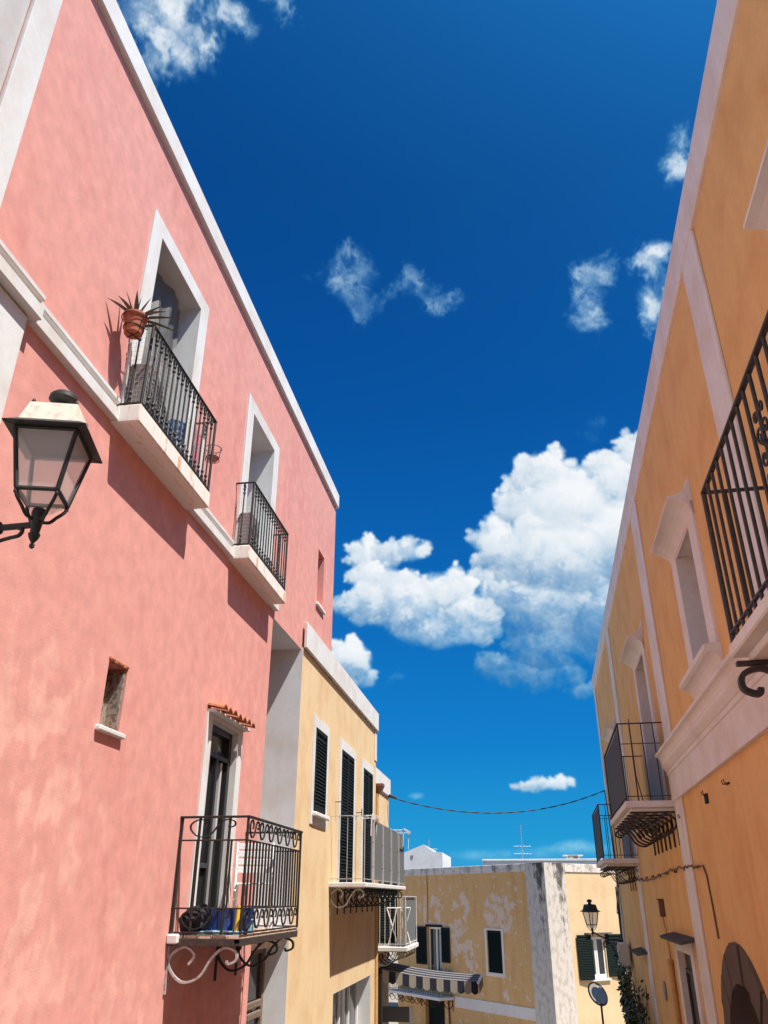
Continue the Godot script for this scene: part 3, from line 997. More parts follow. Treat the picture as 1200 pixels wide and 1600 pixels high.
# louvred shutter lying in the plane z (its front), with each slat a piece
func shutter(house: Node, x0: float, x1: float, y0: float, y1: float, z: float, m: Material, pitch := 0.055, joined := false, at := Vector3.ZERO, turn := 0.0) -> MeshInstance3D:
	var w := 0.055
	var fr := MB.new()
	fr.cbox(Vector3(x0, y0, z - 0.035), Vector3(x0 + w, y1, z), 0.004)
	fr.cbox(Vector3(x1 - w, y0, z - 0.035), Vector3(x1, y1, z), 0.004)
	for y in [y0, y1 - w * 1.3] + ([(y0 + y1) / 2 - w * 0.5] if y1 - y0 > 1.7 else []):
		fr.cbox(Vector3(x0 + w, y + 0.001, z - 0.033), Vector3(x1 - w, y + w * 1.3, z - 0.002), 0.004)
	for y in [y0 + 0.22, y1 - 0.24]:
		fr.box(Vector3(x0 - 0.015, y, z), Vector3(x0 + w, y + 0.03, z + 0.006))
	fr.box(Vector3(x0 + w, y0 + 0.02, z - 0.03), Vector3(x1 - w, y1 - 0.02, z - 0.026))
	var o := part(house, "shutter", fr, m)
	o.position = at
	o.rotation.y = turn
	var n := int((y1 - y0 - w * 2.6) / pitch)
	if joined:
		var sl := MB.new()
		for i in n:
			var y := y0 + w * 1.3 + pitch * (i + 0.5)
			sl.hexa([Vector3(x0 + w, y - 0.02, z - 0.002), Vector3(x1 - w, y - 0.02, z - 0.002), Vector3(x1 - w, y + 0.018, z - 0.026), Vector3(x0 + w, y + 0.018, z - 0.026), Vector3(x0 + w, y - 0.012, z - 0.002), Vector3(x1 - w, y - 0.012, z - 0.002), Vector3(x1 - w, y + 0.026, z - 0.026), Vector3(x0 + w, y + 0.026, z - 0.026)])
		stuff(part(o, "slats", sl, m))
	else:
		var sl := MB.new()
		var hw := (x1 - x0) / 2 - w
		sl.hexa([Vector3(-hw, -0.024, 0.012), Vector3(hw, -0.024, 0.012), Vector3(hw, 0.014, -0.012), Vector3(-hw, 0.014, -0.012), Vector3(-hw, -0.014, 0.012), Vector3(hw, -0.014, 0.012), Vector3(hw, 0.024, -0.012), Vector3(-hw, 0.024, -0.012)])
		var mesh := sl.st.commit()
		var spots := []
		for i in n:
			var y := y0 + w * 1.3 + pitch * (i + 0.5)
			if y1 - y0 > 1.7 and absf(y - (y0 + y1) / 2 - w * 0.15) < w * 0.9:
				continue
			spots.append(Vector3((x0 + x1) / 2, y, z - 0.014))
		copies(o, "slat", mesh, m, spots)
	return o


# a flared plaster hood over an opening
func hood(house: Node, x0: float, x1: float, y: float, reach: float, m: Material) -> void:
	var prof := [Vector2(0.0, y - 0.2)]
	for i in 7:
		var a := PI / 2 * i / 6
		prof.append(Vector2(0.02 + (reach - 0.02) * (1.0 - cos(a)), y - 0.2 + 0.2 * sin(a)))
	prof.append(Vector2(reach + 0.012, y))
	prof.append(Vector2(reach + 0.012, y + 0.03))
	for i in 6:
		var a := PI / 2 * i / 5
		prof.append(Vector2((reach + 0.005) * (1.0 - sin(a)), y + 0.035 + 0.24 * (1.0 - cos(a))))
	var mb := MB.new()
	mb.extrude_x(prof, x0, x1)
	part(house, "window_hood", mb, m)


func moulded_sill(house: Node, x0: float, x1: float, y: float, reach: float, m: Material) -> void:
	var prof := [Vector2(0, y), Vector2(reach, y - 0.015), Vector2(reach, y - 0.07)]
	for i in 6:
		var a := PI / 2 * i / 5
		prof.append(Vector2(0.02 + (reach - 0.05) * (1.0 - sin(a)), y - 0.09 - 0.16 * (1.0 - cos(a)) ))
	prof.append(Vector2(0.0, y - 0.25))
	var mb := MB.new()
	mb.extrude_x(prof, x0, x1)
	part(house, "window_sill", mb, m)


# ---------------------------------------------------------------- the pink house (x along the wall away from the eye, z out of the wall)
func pink_house() -> void:
	var h := thing("pink_house", "tall pink plastered house with white parapet, two upper balconies and a tiled door hood", "house", Vector3(-3.2, 0, 0), PI / 2)
	var area := Rect2(3.0, -3.5, 11.2, 10.8)
	var mb := MB.new(area)
	var holes := [[5.54, 6.64, 3.83, 6.08, 0.42], [8.69, 9.70, 3.83, 5.99, 0.5], [5.87, 6.21, 1.22, 1.76, 0.28], [8.27, 9.13, -0.3, 1.74, 0.07]]
	mb.facade(3.125, 10.25, -4.5, 7.17, 0.0, holes)
	mb.facade(10.25, 14.02, 3.57, 7.17, 0.0, [[12.72, 13.19, 4.67, 5.70, 0.24]])
	mb.quad(Vector3(10.25, -4.5, 0), Vector3(10.25, 3.57, 0), Vector3(10.25, 3.57, -1.5), Vector3(10.25, -4.5, -1.5), Vector3.RIGHT)
	mb.quad(Vector3(14.02, 3.57, 0), Vector3(14.02, 7.17, 0), Vector3(14.02, 7.17, -7), Vector3(14.02, 3.57, -7), Vector3.RIGHT)
	mb.quad(Vector3(12.72, 4.67, -0.24), Vector3(13.19, 4.67, -0.24), Vector3(13.19, 5.7, -0.24), Vector3(12.72, 5.7, -0.24), Vector3.BACK)
	part(h, "wall", mb, M.pink_plaster)
	var body := MB.new()
	body.quad(Vector3(3.125, -4.5, 0), Vector3(3.125, 7.17, 0), Vector3(3.125, 7.17, -7), Vector3(3.125, -4.5, -7), Vector3.LEFT)
	body.quad(Vector3(3.125, -4.5, -7), Vector3(14.02, -4.5, -7), Vector3(14.02, 7.17, -7), Vector3(3.125, 7.17, -7), Vector3.FORWARD)
	part(h, "back_wall", body, M.pink_reveal)
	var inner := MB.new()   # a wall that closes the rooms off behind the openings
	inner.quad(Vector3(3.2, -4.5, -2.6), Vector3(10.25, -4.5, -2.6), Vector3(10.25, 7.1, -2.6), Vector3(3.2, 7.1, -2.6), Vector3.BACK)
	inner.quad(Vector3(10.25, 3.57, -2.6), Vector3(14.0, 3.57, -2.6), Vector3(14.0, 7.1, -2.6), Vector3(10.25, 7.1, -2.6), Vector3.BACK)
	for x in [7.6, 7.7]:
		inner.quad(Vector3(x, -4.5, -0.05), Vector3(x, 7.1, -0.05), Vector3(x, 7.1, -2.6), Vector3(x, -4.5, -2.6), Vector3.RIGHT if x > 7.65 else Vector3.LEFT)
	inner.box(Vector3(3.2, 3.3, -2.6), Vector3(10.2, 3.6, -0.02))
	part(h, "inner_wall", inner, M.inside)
	var soffit := MB.new()
	soffit.quad(Vector3(10.25, 3.57, 0), Vector3(14.02, 3.57, 0), Vector3(14.02, 3.57, -2.6), Vector3(10.25, 3.57, -2.6), Vector3.DOWN)
	part(h, "soffit", soffit, M.lilac_plaster)
	var deck := MB.new()
	deck.quad(Vector3(3.125, 7.12, 0), Vector3(14.02, 7.12, 0), Vector3(14.02, 7.12, -7), Vector3(3.125, 7.12, -7), Vector3.UP)
	part(h, "roof", deck, M.roof_deck)
	var cop := MB.new()
	cop.cbox(Vector3(3.13, 7.17, -0.22), Vector3(14.07, 7.47, 0.055), 0.012)
	cop.cbox(Vector3(13.85, 7.171, -7.0), Vector3(14.068, 7.469, -0.221), 0.012)
	part(h, "parapet", cop, M.white_plaster)
	var pil := MB.new()
	pil.cbox(Vector3(3.135, 3.9, 0.0), Vector3(3.386, 7.168, 0.045), 0.006)
	pil.cbox(Vector3(3.135, -4.5, 0.0), Vector3(3.897, 3.66, 0.05), 0.006)
	part(h, "pilaster", pil, M.white_plaster)
	# moulded ledge below the upper floor, broken forward round the pilaster
	var lp := [Vector2(0, 3.67), Vector2(0.062, 3.67), Vector2(0.066, 3.675), Vector2(0.066, 3.775), Vector2(0.06, 3.782), Vector2(0.028, 3.79), Vector2(0.024, 3.835), Vector2(0.052, 3.845), Vector2(0.056, 3.85), Vector2(0.056, 3.885), Vector2(0.05, 3.892), Vector2(0, 3.9)]
	var lp2 := []
	for p in lp:
		lp2.append(Vector2(p.x + (0.052 if p.x > 0.0 else 0.0), p.y + 0.004))
	for s in [[3.13, 3.95], [3.95, 5.25], [6.95, 8.30], [9.95, 10.28]]:
		var led := MB.new()
		led.extrude_x(lp2 if s[0] < 3.5 else lp, s[0], s[1])
		part(h, "ledge", led, M.white_plaster)
	# window surrounds
	for s in [[5.54, 6.64, 3.83, 6.08, 0.215, 0.19], [8.69, 9.70, 3.83, 5.99, 0.235, 0.18]]:
		var f := MB.new()
		f.surround(s[0], s[1], s[2] + 0.002, s[3], s[4], s[5], 0.0, 0.0, 0.022)
		f.reveal(s[0] + 0.002, s[1] - 0.002, s[2] + 0.003, s[3] - 0.002, 0.022, -0.40 if s[0] < 7 else -0.48)
		part(h, "window_surround", f, M.white_plaster)
	# balcony door behind the first balcony: white frame, ajar, with a plastic sheet hung in it
	var d1 := MB.new()
	for x in [5.56, 6.57]:
		d1.cbox(Vector3(x, 3.84, -0.4), Vector3(x + 0.06, 6.06, -0.34), 0.005)
	d1.cbox(Vector3(5.62, 6.0, -0.399), Vector3(6.57, 6.06, -0.341), 0.005)
	d1.cbox(Vector3(6.06, 3.84, -0.398), Vector3(6.12, 6.0, -0.342), 0.005)
	for x in [5.62, 6.12]:
		d1.box(Vector3(x, 3.84, -0.39), Vector3(x + 0.45, 4.55, -0.37))
	var fr := part(h, "door_frame", d1, M.white_frame)
	for x in [5.62, 6.12]:
		var g := MB.new()
		g.box(Vector3(x, 4.55, -0.385), Vector3(x + 0.44, 6.0, -0.38))
		part(fr, "pane", g, M.window_glass)
	var sh := MB.new()   # the sheet falls in pleats and is torn off slantwise below
	var cols := 26
	for i in cols:
		for j in 10:
			var q := []
			for c in [[i, j], [i + 1, j], [i + 1, j + 1], [i, j + 1]]:
				var u: float = float(c[0]) / cols
				var t: float = float(c[1]) / 10.0
				var low := 4.55 + 0.5 * u * (1.0 - u) * 2.0 + 0.18 * sin(u * 19.0) - 0.3 * u
				q.append(Vector3(5.58 + 1.0 * u, lerpf(6.03, low, t), -0.17 + 0.035 * sin(u * 31.0 + t * 2.2) * (0.3 + t) + 0.03 * sin(u * 11.0 + 4.0 * t)))
			sh.quad(q[0], q[1], q[2], q[3], Vector3.BACK)
	part(h, "plastic_curtain", sh, M.plastic_sheet)
	var d2 := MB.new()
	d2.box(Vector3(8.7, 3.84, -0.5), Vector3(9.69, 5.98, -0.47))
	for x in [8.72, 9.19, 9.21, 9.63]:
		d2.cbox(Vector3(x, 3.86, -0.47), Vector3(x + 0.05, 5.96, -0.44), 0.005)
	part(h, "balcony_door", d2, M.white_frame)
	# slot window's sill
	var sl := MB.new()
	sl.cbox(Vector3(12.66, 4.61, -0.02), Vector3(13.25, 4.668, 0.05), 0.008)
	part(h, "window_sill", sl, M.stained_slab)
	# small broken window low on the wall
	var sw := MB.new()
	sw.cbox(Vector3(5.81, 1.178, -0.02), Vector3(6.26, 1.219, 0.045), 0.008)
	var sill := part(h, "window_sill", sw, M.white_plaster)
	sill.set_meta("label", "worn white sill of the small broken window")
	var bw := MB.new()
	bw.hexa([Vector3(6.06, 1.225, -0.14), Vector3(6.2, 1.225, -0.14), Vector3(6.2, 1.225, -0.12), Vector3(6.06, 1.225, -0.12), Vector3(6.1, 1.6, -0.16), Vector3(6.2, 1.66, -0.16), Vector3(6.2, 1.66, -0.14), Vector3(6.1, 1.6, -0.14)])
	bw.hexa([Vector3(5.88, 1.225, -0.16), Vector3(6.05, 1.225, -0.16), Vector3(6.05, 1.225, -0.145), Vector3(5.88, 1.225, -0.145), Vector3(5.88, 1.42, -0.17), Vector3(6.0, 1.56, -0.17), Vector3(6.0, 1.56, -0.155), Vector3(5.88, 1.42, -0.155)])
	part(h, "broken_board", bw, M.old_wood)
	var jamb_board := MB.new()
	jamb_board.cbox(Vector3(6.185, 1.222, -0.27), Vector3(6.207, 1.73, -0.015), 0.004)
	part(h, "jamb_board", jamb_board, M.old_wood)
	var rag := MB.new()
	for i in 8:
		var a := i / 8.0
		rag.quad(Vector3(5.88 + 0.11 * a, 1.23, -0.08 + 0.02 * sin(a * 14)), Vector3(5.88 + 0.11 * (a + 0.125), 1.23, -0.08 + 0.02 * sin((a + 0.125) * 14)), Vector3(5.88 + 0.06 * (a + 0.125), 1.52 - 0.1 * a, -0.11), Vector3(5.88 + 0.06 * a, 1.52 - 0.1 * (a - 0.125), -0.11), Vector3.BACK)
	part(h, "torn_rag", rag, M.cloth_white)
	var lip := MB.new()   # chipped brick edge over the small window
	for i in 7:
		lip.cbox(Vector3(5.86 + i * 0.052, 1.755 + 0.008 * sin(i * 2.3), -0.05), Vector3(5.905 + i * 0.052, 1.785 + 0.008 * sin(i * 3.1), 0.012), 0.006)
	part(h, "broken_lintel", lip, M.roof_tile)
	# door with tiled hood on the middle floor
	var ds := MB.new()
	ds.box(Vector3(8.10, -0.3, 0.0), Vector3(8.265, 1.80, 0.02))
	ds.box(Vector3(9.135, -0.3, 0.0), Vector3(9.30, 1.80, 0.02))
	ds.box(Vector3(8.265, 1.745, 0.0), Vector3(9.135, 1.80, 0.02))
	ds.reveal(8.272, 9.128, -0.3, 1.738, 0.02, -0.065)
	part(h, "door_surround", ds, M.white_plaster)
	var df := MB.new()
	for x in [8.275, 9.04]:
		df.cbox(Vector3(x, -0.29, -0.13), Vector3(x + 0.085, 1.735, -0.05), 0.004)
	df.cbox(Vector3(8.36, 1.665, -0.129), Vector3(9.04, 1.735, -0.051), 0.004)
	df.cbox(Vector3(8.36, 1.40, -0.128), Vector3(9.04, 1.45, -0.055), 0.004)
	df.cbox(Vector3(8.70, -0.29, -0.127), Vector3(8.76, 1.40, -0.06), 0.004)
	df.cbox(Vector3(8.36, 0.28, -0.126), Vector3(8.70, 0.33, -0.061), 0.004)
	var dfn := part(h, "door_frame", df, M.dark_frame)
	for q in [[8.36, 8.70, 0.33, 1.40], [8.36, 8.70, -0.29, 0.28], [8.36, 9.04, 1.45, 1.665]]:
		var dg := MB.new()
		dg.box(Vector3(q[0], q[2], -0.105), Vector3(q[1], q[3], -0.1))
		part(dfn, "pane", dg, M.window_glass)
	var leaf := MB.new()   # the pale leaf stands half open inwards
	for k in 3:
		leaf.cbox(Vector3(8.77 + k * 0.07, -0.28, -0.32 + k * 0.085), Vector3(8.815 + k * 0.07, 1.39, -0.25 + k * 0.085), 0.006)
	part(h, "door_leaf", leaf, M.alloy_frame)
	var eave := MB.new()
	eave.cbox(Vector3(8.12, 1.805, 0.0), Vector3(9.32, 1.835, 0.10), 0.006)
	part(h, "door_hood", eave, M.white_plaster)
	var tile := MB.new()   # a barrel tile, 0.17 wide, running out of the wall and down
	var tp := []
	for e in [[0.0, 0.03, 0.062], [0.21, -0.02, 0.072]]:
		var ring := []
		for i in 8:
			var a := PI * i / 7.0
			ring.append(Vector3(cos(a) * e[2], e[1] + sin(a) * e[2] * 0.8, e[0]))
		tp.append(ring)
	for i in 7:
		tile.quad(tp[0][i], tp[0][i + 1], tp[1][i + 1], tp[1][i], Vector3(cos(PI * (i + 0.5) / 7), sin(PI * (i + 0.5) / 7), 0))
		var c0: Vector3 = tp[1][i]
		var c1: Vector3 = tp[1][i + 1]
		tile.quad(c0, c1, c1 * Vector3(0.8, 1, 1) - Vector3(0, 0.016 * sin(PI * (i + 1) / 7.0), 0.0), c0 * Vector3(0.8, 1, 1) - Vector3(0, 0.016 * sin(PI * i / 7.0), 0.0), Vector3.BACK)
	var tm := tile.st.commit()
	for i in 7:
		var o := part(h, "roof_tile", tm, M.roof_tile)
		o.position = Vector3(8.17 + i * 0.165, 1.85 + 0.006 * sin(i * 4.0), -0.02)
		o.rotation.y = 0.03 * sin(i * 5.0)
	# upper balconies: thick white slabs with forged railings
	for s in [[5.25, 6.95], [8.30, 9.95]]:
		var b := MB.new()
		b.cbox(Vector3(s[0], 3.65, -0.02), Vector3(s[1], 3.83, 0.255), 0.012)
		var slab := part(h, "balcony", b, M.stained_slab)
		slab.set_meta("label", "thick white balcony slab with rust runs and forged black railing")
		railing(slab, s[0] + 0.03, s[1] - 0.03, 0.0, 0.235, 3.83, 4.71, 0.105, M.black_iron, true, 0.0088, 0.015, 0.02)
		var net := MB.new()   # wire netting tied inside the railing
		var t := 0.0016
		for i in 18:
			var y: float = 3.86 + i * 0.048
			net.box(Vector3(s[0] + 0.046, y, 0.0), Vector3(s[0] + 0.046 + t, y + t, 0.22))
			net.box(Vector3(s[0] + 0.05, y, 0.216), Vector3(s[1] - 0.05 if s[0] < 7 else s[0] + 0.4, y + t, 0.216 + t))
		for i in 6:
			net.box(Vector3(s[0] + 0.046, 3.86, i * 0.042), Vector3(s[0] + 0.046 + t, 4.68, i * 0.042 + t))
		for i in (33 if s[0] < 7 else 8):
			net.box(Vector3(s[0] + 0.05 + i * 0.048, 3.86, 0.216), Vector3(s[0] + 0.05 + i * 0.048 + t, 4.68, 0.216 + t))
		stuff(part(slab, "wire_netting", net, M.white_iron))
	pink_lower_balcony(h)


func pink_lower_balcony(h: Node3D) -> void:
	var x0 := 7.72
	var x1 := 9.74
	var z1 := 0.68
	var y := -0.3
	var b := MB.new()
	b.cbox(Vector3(x0, y - 0.07, 0.0), Vector3(x1, y - 0.035, z1), 0.004)
	b.cbox(Vector3(x0, y - 0.09, z1 - 0.05), Vector3(x1, y - 0.03, z1 + 0.012), 0.004)
	b.cbox(Vector3(x0 - 0.012, y - 0.091, 0.0), Vector3(x0 + 0.04, y - 0.031, z1 - 0.051), 0.004)
	var slab := part(h, "balcony", b, M.brown_iron)
	slab.set_meta("label", "narrow iron balcony with plank floor and scrolled railing")
	for i in 5:
		var p := MB.new()
		var zz := 0.01 + i * 0.135
		p.cbox(Vector3(x0 + 0.02 * sin(i * 3.0), y - 0.034, zz), Vector3(x1 + 0.03 + 0.09 * absf(sin(i * 2.0)), y - 0.004, zz + 0.125), 0.004)
		part(slab, "plank", p, M.plank_wood)
	var m: Material = M.black_iron
	var yt := 0.71
	var ym := 0.5
	var yl := -0.08
	var rails := MB.new()
	for q in [[yt - 0.02, yt, 0.02], [ym - 0.014, ym, 0.01], [yl - 0.014, yl, 0.01], [y + 0.008, y + 0.022, 0.011]]:
		var r: float = q[2]
		rails.cbox(Vector3(x0 - r, q[0], 0.0), Vector3(x0 + r, q[1], z1 + r), 0.003)
		rails.cbox(Vector3(x1 - r, q[0], 0.0), Vector3(x1 + r, q[1], z1 + r), 0.003)
		rails.cbox(Vector3(x0 + r, q[0] + 0.001, z1 - r), Vector3(x1 - r, q[1] + 0.001, z1 + r), 0.003)
	part(slab, "rail", rails, m)
	var tall := baluster_mesh(ym - yl, 0.0108, false)
	var post := baluster_mesh(yt - y, 0.0135, false)
	var spots := []
	for i in range(1, 19):
		spots.append(Vector3(x0 + (x1 - x0) * i / 19.0, yl, z1))
	for z in [0.19, 0.36, 0.53]:
		spots.append(Vector3(x0, yl, z))
		spots.append(Vector3(x1, yl, z))
	copies(slab, "baluster", tall, m, spots)
	copies(slab, "corner_post", post, m, [Vector3(x0, y, z1), Vector3(x1, y, z1), Vector3(x0, y, 0.02), Vector3(x1, y, 0.02), Vector3(x0, y, 0.2), Vector3(x0, y, 0.5)])
	# scrolls between the rails, above and below
	var up := MB.new()
	up.strap(scroll_path(Vector3(0, 0.0, 0), Vector3(0.3, 0, 0), Vector3(0, -0.17, 0)), Vector3(0, 0, 1), 0.016, 0.01)
	var um := up.st.commit()
	for k in 6:
		var o := part(slab, "scroll", um, m)
		o.position = Vector3(x0 + 0.07 + k * 0.32, yt - 0.026, z1)
	for k in 6:
		var o := part(slab, "scroll", um, m)
		o.position = Vector3(x0 + 0.07 + k * 0.32, yl - 0.014, z1)
	for e in [[yt - 0.026, 1.0], [yl - 0.014, 1.0]]:
		var o := part(slab, "scroll", um, m)
		o.position = Vector3(x0, e[0], 0.1)
		o.rotation.y = -PI / 2
		o.scale = Vector3(1.55, 1.0, 1.0)
	for x in [x0 + 0.03, 9.05, x1 - 0.03]:
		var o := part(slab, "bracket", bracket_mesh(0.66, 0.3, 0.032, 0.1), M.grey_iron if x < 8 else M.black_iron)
		o.position = Vector3(x, y - 0.072, 0.0)
	var cap := MB.new()
	cap.cbox(Vector3(x0 - 0.05, y - 0.075, 0.0), Vector3(x0 + 0.13, y + 0.005, 0.11), 0.012)
	part(slab, "wall_block", cap, M.white_plaster)


# ---------------------------------------------------------------- its neighbours
func grey_neighbour() -> void:
	var h := thing("grey_house", "pale grey plastered house adjoining the pink house's narrow white pilaster", "house", Vector3(-3.2, 0, 0), PI / 2)
	var mb := MB.new()
	mb.facade(-9.0, 3.12, -4.5, 8.2, 0.012)
	mb.shell(-9.0, 3.12, -4.5, 8.2, 0.012, -7.0, 8.0)
	part(h, "wall", mb, M.grey_plaster)
	var cop := MB.new()
	cop.cbox(Vector3(-9.0, 8.2, -0.2), Vector3(3.12, 8.5, 0.06), 0.01)
	part(h, "parapet", cop, M.white_plaster)


func recess() -> void:   # between the pink and the yellow house, under the pink upper floor
	var h := thing("entrance_recess", "glazed brown doorway under a stone lintel between pink and yellow houses", "doorway", Vector3(-3.2, 0, 0), PI / 2)
	var back := MB.new()
	back.quad(Vector3(10.25, -4.5, -1.2), Vector3(11.85, -4.5, -1.2), Vector3(11.85, 3.57, -1.2), Vector3(10.25, 3.57, -1.2), Vector3.BACK)
	part(h, "back_wall", back, M.lilac_plaster)
	var lin := MB.new()
	lin.cbox(Vector3(10.255, -0.5, -0.5), Vector3(11.85, -0.425, 0.03), 0.01)
	lin.cbox(Vector3(10.255, -0.57, -0.5), Vector3(11.85, -0.501, -0.04), 0.008)
	part(h, "lintel", lin, M.stained_slab)
	var fr := MB.new()
	for x in [10.26, 10.98, 11.05, 11.77]:
		fr.cbox(Vector3(x, -4.0, -0.36), Vector3(x + 0.07, -0.572, -0.28), 0.008)
	for y in [-0.66, -1.28, -1.4, -2.3]:
		for x in [10.33, 11.12]:
			fr.cbox(Vector3(x, y, -0.355), Vector3(x + 0.65, y + 0.085, -0.282), 0.012)
	var f := part(h, "door", fr, M.brown_wood)
	for y in [[-1.2, -0.66], [-2.22, -1.4]]:
		for x in [10.33, 11.12]:
			var g := MB.new()
			g.box(Vector3(x, y[0], -0.33), Vector3(x + 0.65, y[1], -0.325))
			part(f, "pane", g, M.window_glass)
	var cur := MB.new()
	for x in [10.35, 11.14]:
		for i in 20:
			var a = x + 0.03 * i
			cur.quad(Vector3(a, -2.2, -0.4 + 0.015 * sin(i * 1.9)), Vector3(a + 0.03, -2.2, -0.4 + 0.015 * sin((i + 1) * 1.9)), Vector3(a + 0.03, -0.65, -0.4 + 0.015 * sin((i + 1) * 1.9)), Vector3(a, -0.65, -0.4 + 0.015 * sin(i * 1.9)), Vector3.BACK)
	part(h, "curtain", cur, M.curtain_cloth)


func yellow_house() -> void:
	var h := thing("yellow_house", "yellow plastered house with dark louvred shutters and a long white parapet", "house", Vector3(-3.17, 0, 0), PI / 2)
	var wall := MB.new()
	wall.facade(11.85, 19.0, -5.5, 3.6, 0.0, [[12.88, 13.71, 1.24, 2.55, 0.12], [15.0, 16.2, 0.24, 2.54, 0.12], [17.3, 18.45, 0.24, 2.53, 0.12], [14.82, 18.45, -4.5, -1.42, 0.35]])
	wall.quad(Vector3(19.0, -5.5, 0), Vector3(19.0, 3.6, 0), Vector3(19.0, 3.6, -6), Vector3(19.0, -5.5, -6), Vector3.RIGHT)
	wall.quad(Vector3(11.85, -5.5, -6), Vector3(19.0, -5.5, -6), Vector3(19.0, 3.6, -6), Vector3(11.85, 3.6, -6), Vector3.FORWARD)
	part(h, "wall", wall, M.yellow_plaster)
	var side := MB.new()
	side.quad(Vector3(11.85, -5.5, 0), Vector3(11.85, 3.6, 0), Vector3(11.85, 3.6, -6), Vector3(11.85, -5.5, -6), Vector3.LEFT)
	part(h, "side_wall", side, M.lilac_plaster)
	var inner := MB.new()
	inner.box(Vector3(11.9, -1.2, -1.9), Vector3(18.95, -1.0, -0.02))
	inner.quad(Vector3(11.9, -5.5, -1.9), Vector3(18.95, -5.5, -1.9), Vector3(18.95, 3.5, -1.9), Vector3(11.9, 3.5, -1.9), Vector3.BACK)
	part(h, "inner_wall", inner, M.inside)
	var deck := MB.new()
	deck.quad(Vector3(11.85, 3.58, 0), Vector3(19.0, 3.58, 0), Vector3(19.0, 3.58, -6), Vector3(11.85, 3.58, -6), Vector3.UP)
	part(h, "roof", deck, M.roof_deck)
	var cop := MB.new()
	cop.cbox(Vector3(11.87, 3.6, 0.005), Vector3(19.04, 4.03, 0.06), 0.01)
	cop.cbox(Vector3(14.05, 3.601, -0.2), Vector3(19.038, 4.029, 0.004), 0.01)
	cop.cbox(Vector3(18.84, 3.602, -6.0), Vector3(19.036, 4.028, -0.201), 0.01)
	cop.cbox(Vector3(18.78, 2.9, 0.0), Vector3(19.03, 3.599, 0.02), 0.006)
	part(h, "parapet", cop, M.white_plaster)
	var f := MB.new()
	f.surround(12.88, 13.71, 1.24, 2.55, 0.16, 0.17, 0.2, 0.0, 0.02)
	part(h, "window_surround", f, M.white_plaster)
	var sl := MB.new()
	sl.cbox(Vector3(12.82, 1.165, 0.0), Vector3(13.78, 1.225, 0.09), 0.01)
	part(h, "window_sill", sl, M.white_plaster)
	shutter(h, 12.885, 13.705, 1.25, 2.545, 0.03, M.shutter_paint)
	for d in [[15.0, 16.2, 2.54], [17.3, 18.45, 2.53]]:
		var e := MB.new()
		e.surround(d[0], d[1], 0.24, d[2], 0.17, 0.17, 0.0, 0.0, 0.02)
		part(h, "door_surround", e, M.white_plaster)
		var mid: float = (d[0] + d[1]) / 2
		shutter(h, d[0] + 0.005, mid - 0.003, 0.26, d[2] - 0.005, 0.03, M.shutter_paint)
		shutter(h, mid + 0.003, d[1] - 0.005, 0.26, d[2] - 0.005, 0.03, M.shutter_paint)
	for x in [14.6, 16.6]:   # shutter stays
		var st := MB.new()
		st.tube([Vector3(x, 1.55, 0.0), Vector3(x, 1.55, 0.12)], 0.008, 6)
		st.box(Vector3(x - 0.012, 1.5, 0.11), Vector3(x + 0.012, 1.62, 0.125))
		part(h, "shutter_stay", st, M.black_iron)
	# balcony
	var b := MB.new()
	b.cbox(Vector3(14.25, 0.165, -0.02), Vector3(19.35, 0.235, 0.64), 0.01)
	var slab := part(h, "balcony", b, M.white_plaster)
	slab.set_meta("label", "long white balcony slab with thin pale railing and grey reed screens")
	railing(slab, 14.28, 19.3, 0.0, 0.6, 0.235, 1.29, 0.16, M.grey_iron, false, 0.006, 0.011, 0.05, true)
	for k in 4:
		var sc := MB.new()
		var a := 15.0 + k * 1.08
		for i in 27:
			var t := a + i * 0.04
			sc.quad(Vector3(t, 0.3, 0.57 + 0.04 * (i / 2 % 2)), Vector3(t + 0.04, 0.3, 0.57 + 0.04 * ((i + 1) / 2 % 2)), Vector3(t + 0.04, 1.27, 0.57 + 0.04 * ((i + 1) / 2 % 2)), Vector3(t, 1.27, 0.57 + 0.04 * (i / 2 % 2)), Vector3.BACK)
		part(slab, "screen", sc, M.screen_grey)
		var post := MB.new()
		post.cbox(Vector3(a - 0.02, 0.235, 0.61), Vector3(a + 0.02, 1.28, 0.65), 0.004)
		part(slab, "screen_post", post, M.grey_iron)
	var es := MB.new()
	for i in 15:
		var t := 0.02 + i * 0.038
		es.quad(Vector3(19.28 + 0.008 * (i % 2), 0.3, t), Vector3(19.28 + 0.008 * ((i + 1) % 2), 0.3, t + 0.038), Vector3(19.28 + 0.008 * ((i + 1) % 2), 1.27, t + 0.038), Vector3(19.28 + 0.008 * (i % 2), 1.27, t), Vector3.LEFT)
	part(slab, "screen", es, M.screen_grey)
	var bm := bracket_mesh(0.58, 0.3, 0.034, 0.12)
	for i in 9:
		var o := part(slab, "bracket", bm, M.grey_iron if i == 0 else M.black_iron)  # first bracket coloured pale as sunlit, those behind dark as shaded
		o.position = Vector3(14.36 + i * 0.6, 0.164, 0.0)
	# wide glazed opening on the ground floor
	var gf := MB.new()
	gf.reveal(14.823, 18.447, -4.5, -1.423, 0.004, -0.34)
	part(h, "shop_reveal", gf, M.lilac_plaster)
	var lw := MB.new()
	for i in 5:
		lw.cbox(Vector3(14.83 + i * 0.885, -4.5, -0.33), Vector3(14.9 + i * 0.885, -1.43, -0.25), 0.006)
	for y in [-1.5, -2.4, -2.6]:
		lw.cbox(Vector3(14.9, y, -0.325), Vector3(18.37, y + 0.06, -0.255), 0.006)
	var shop := part(h, "shop_front", lw, M.white_frame)
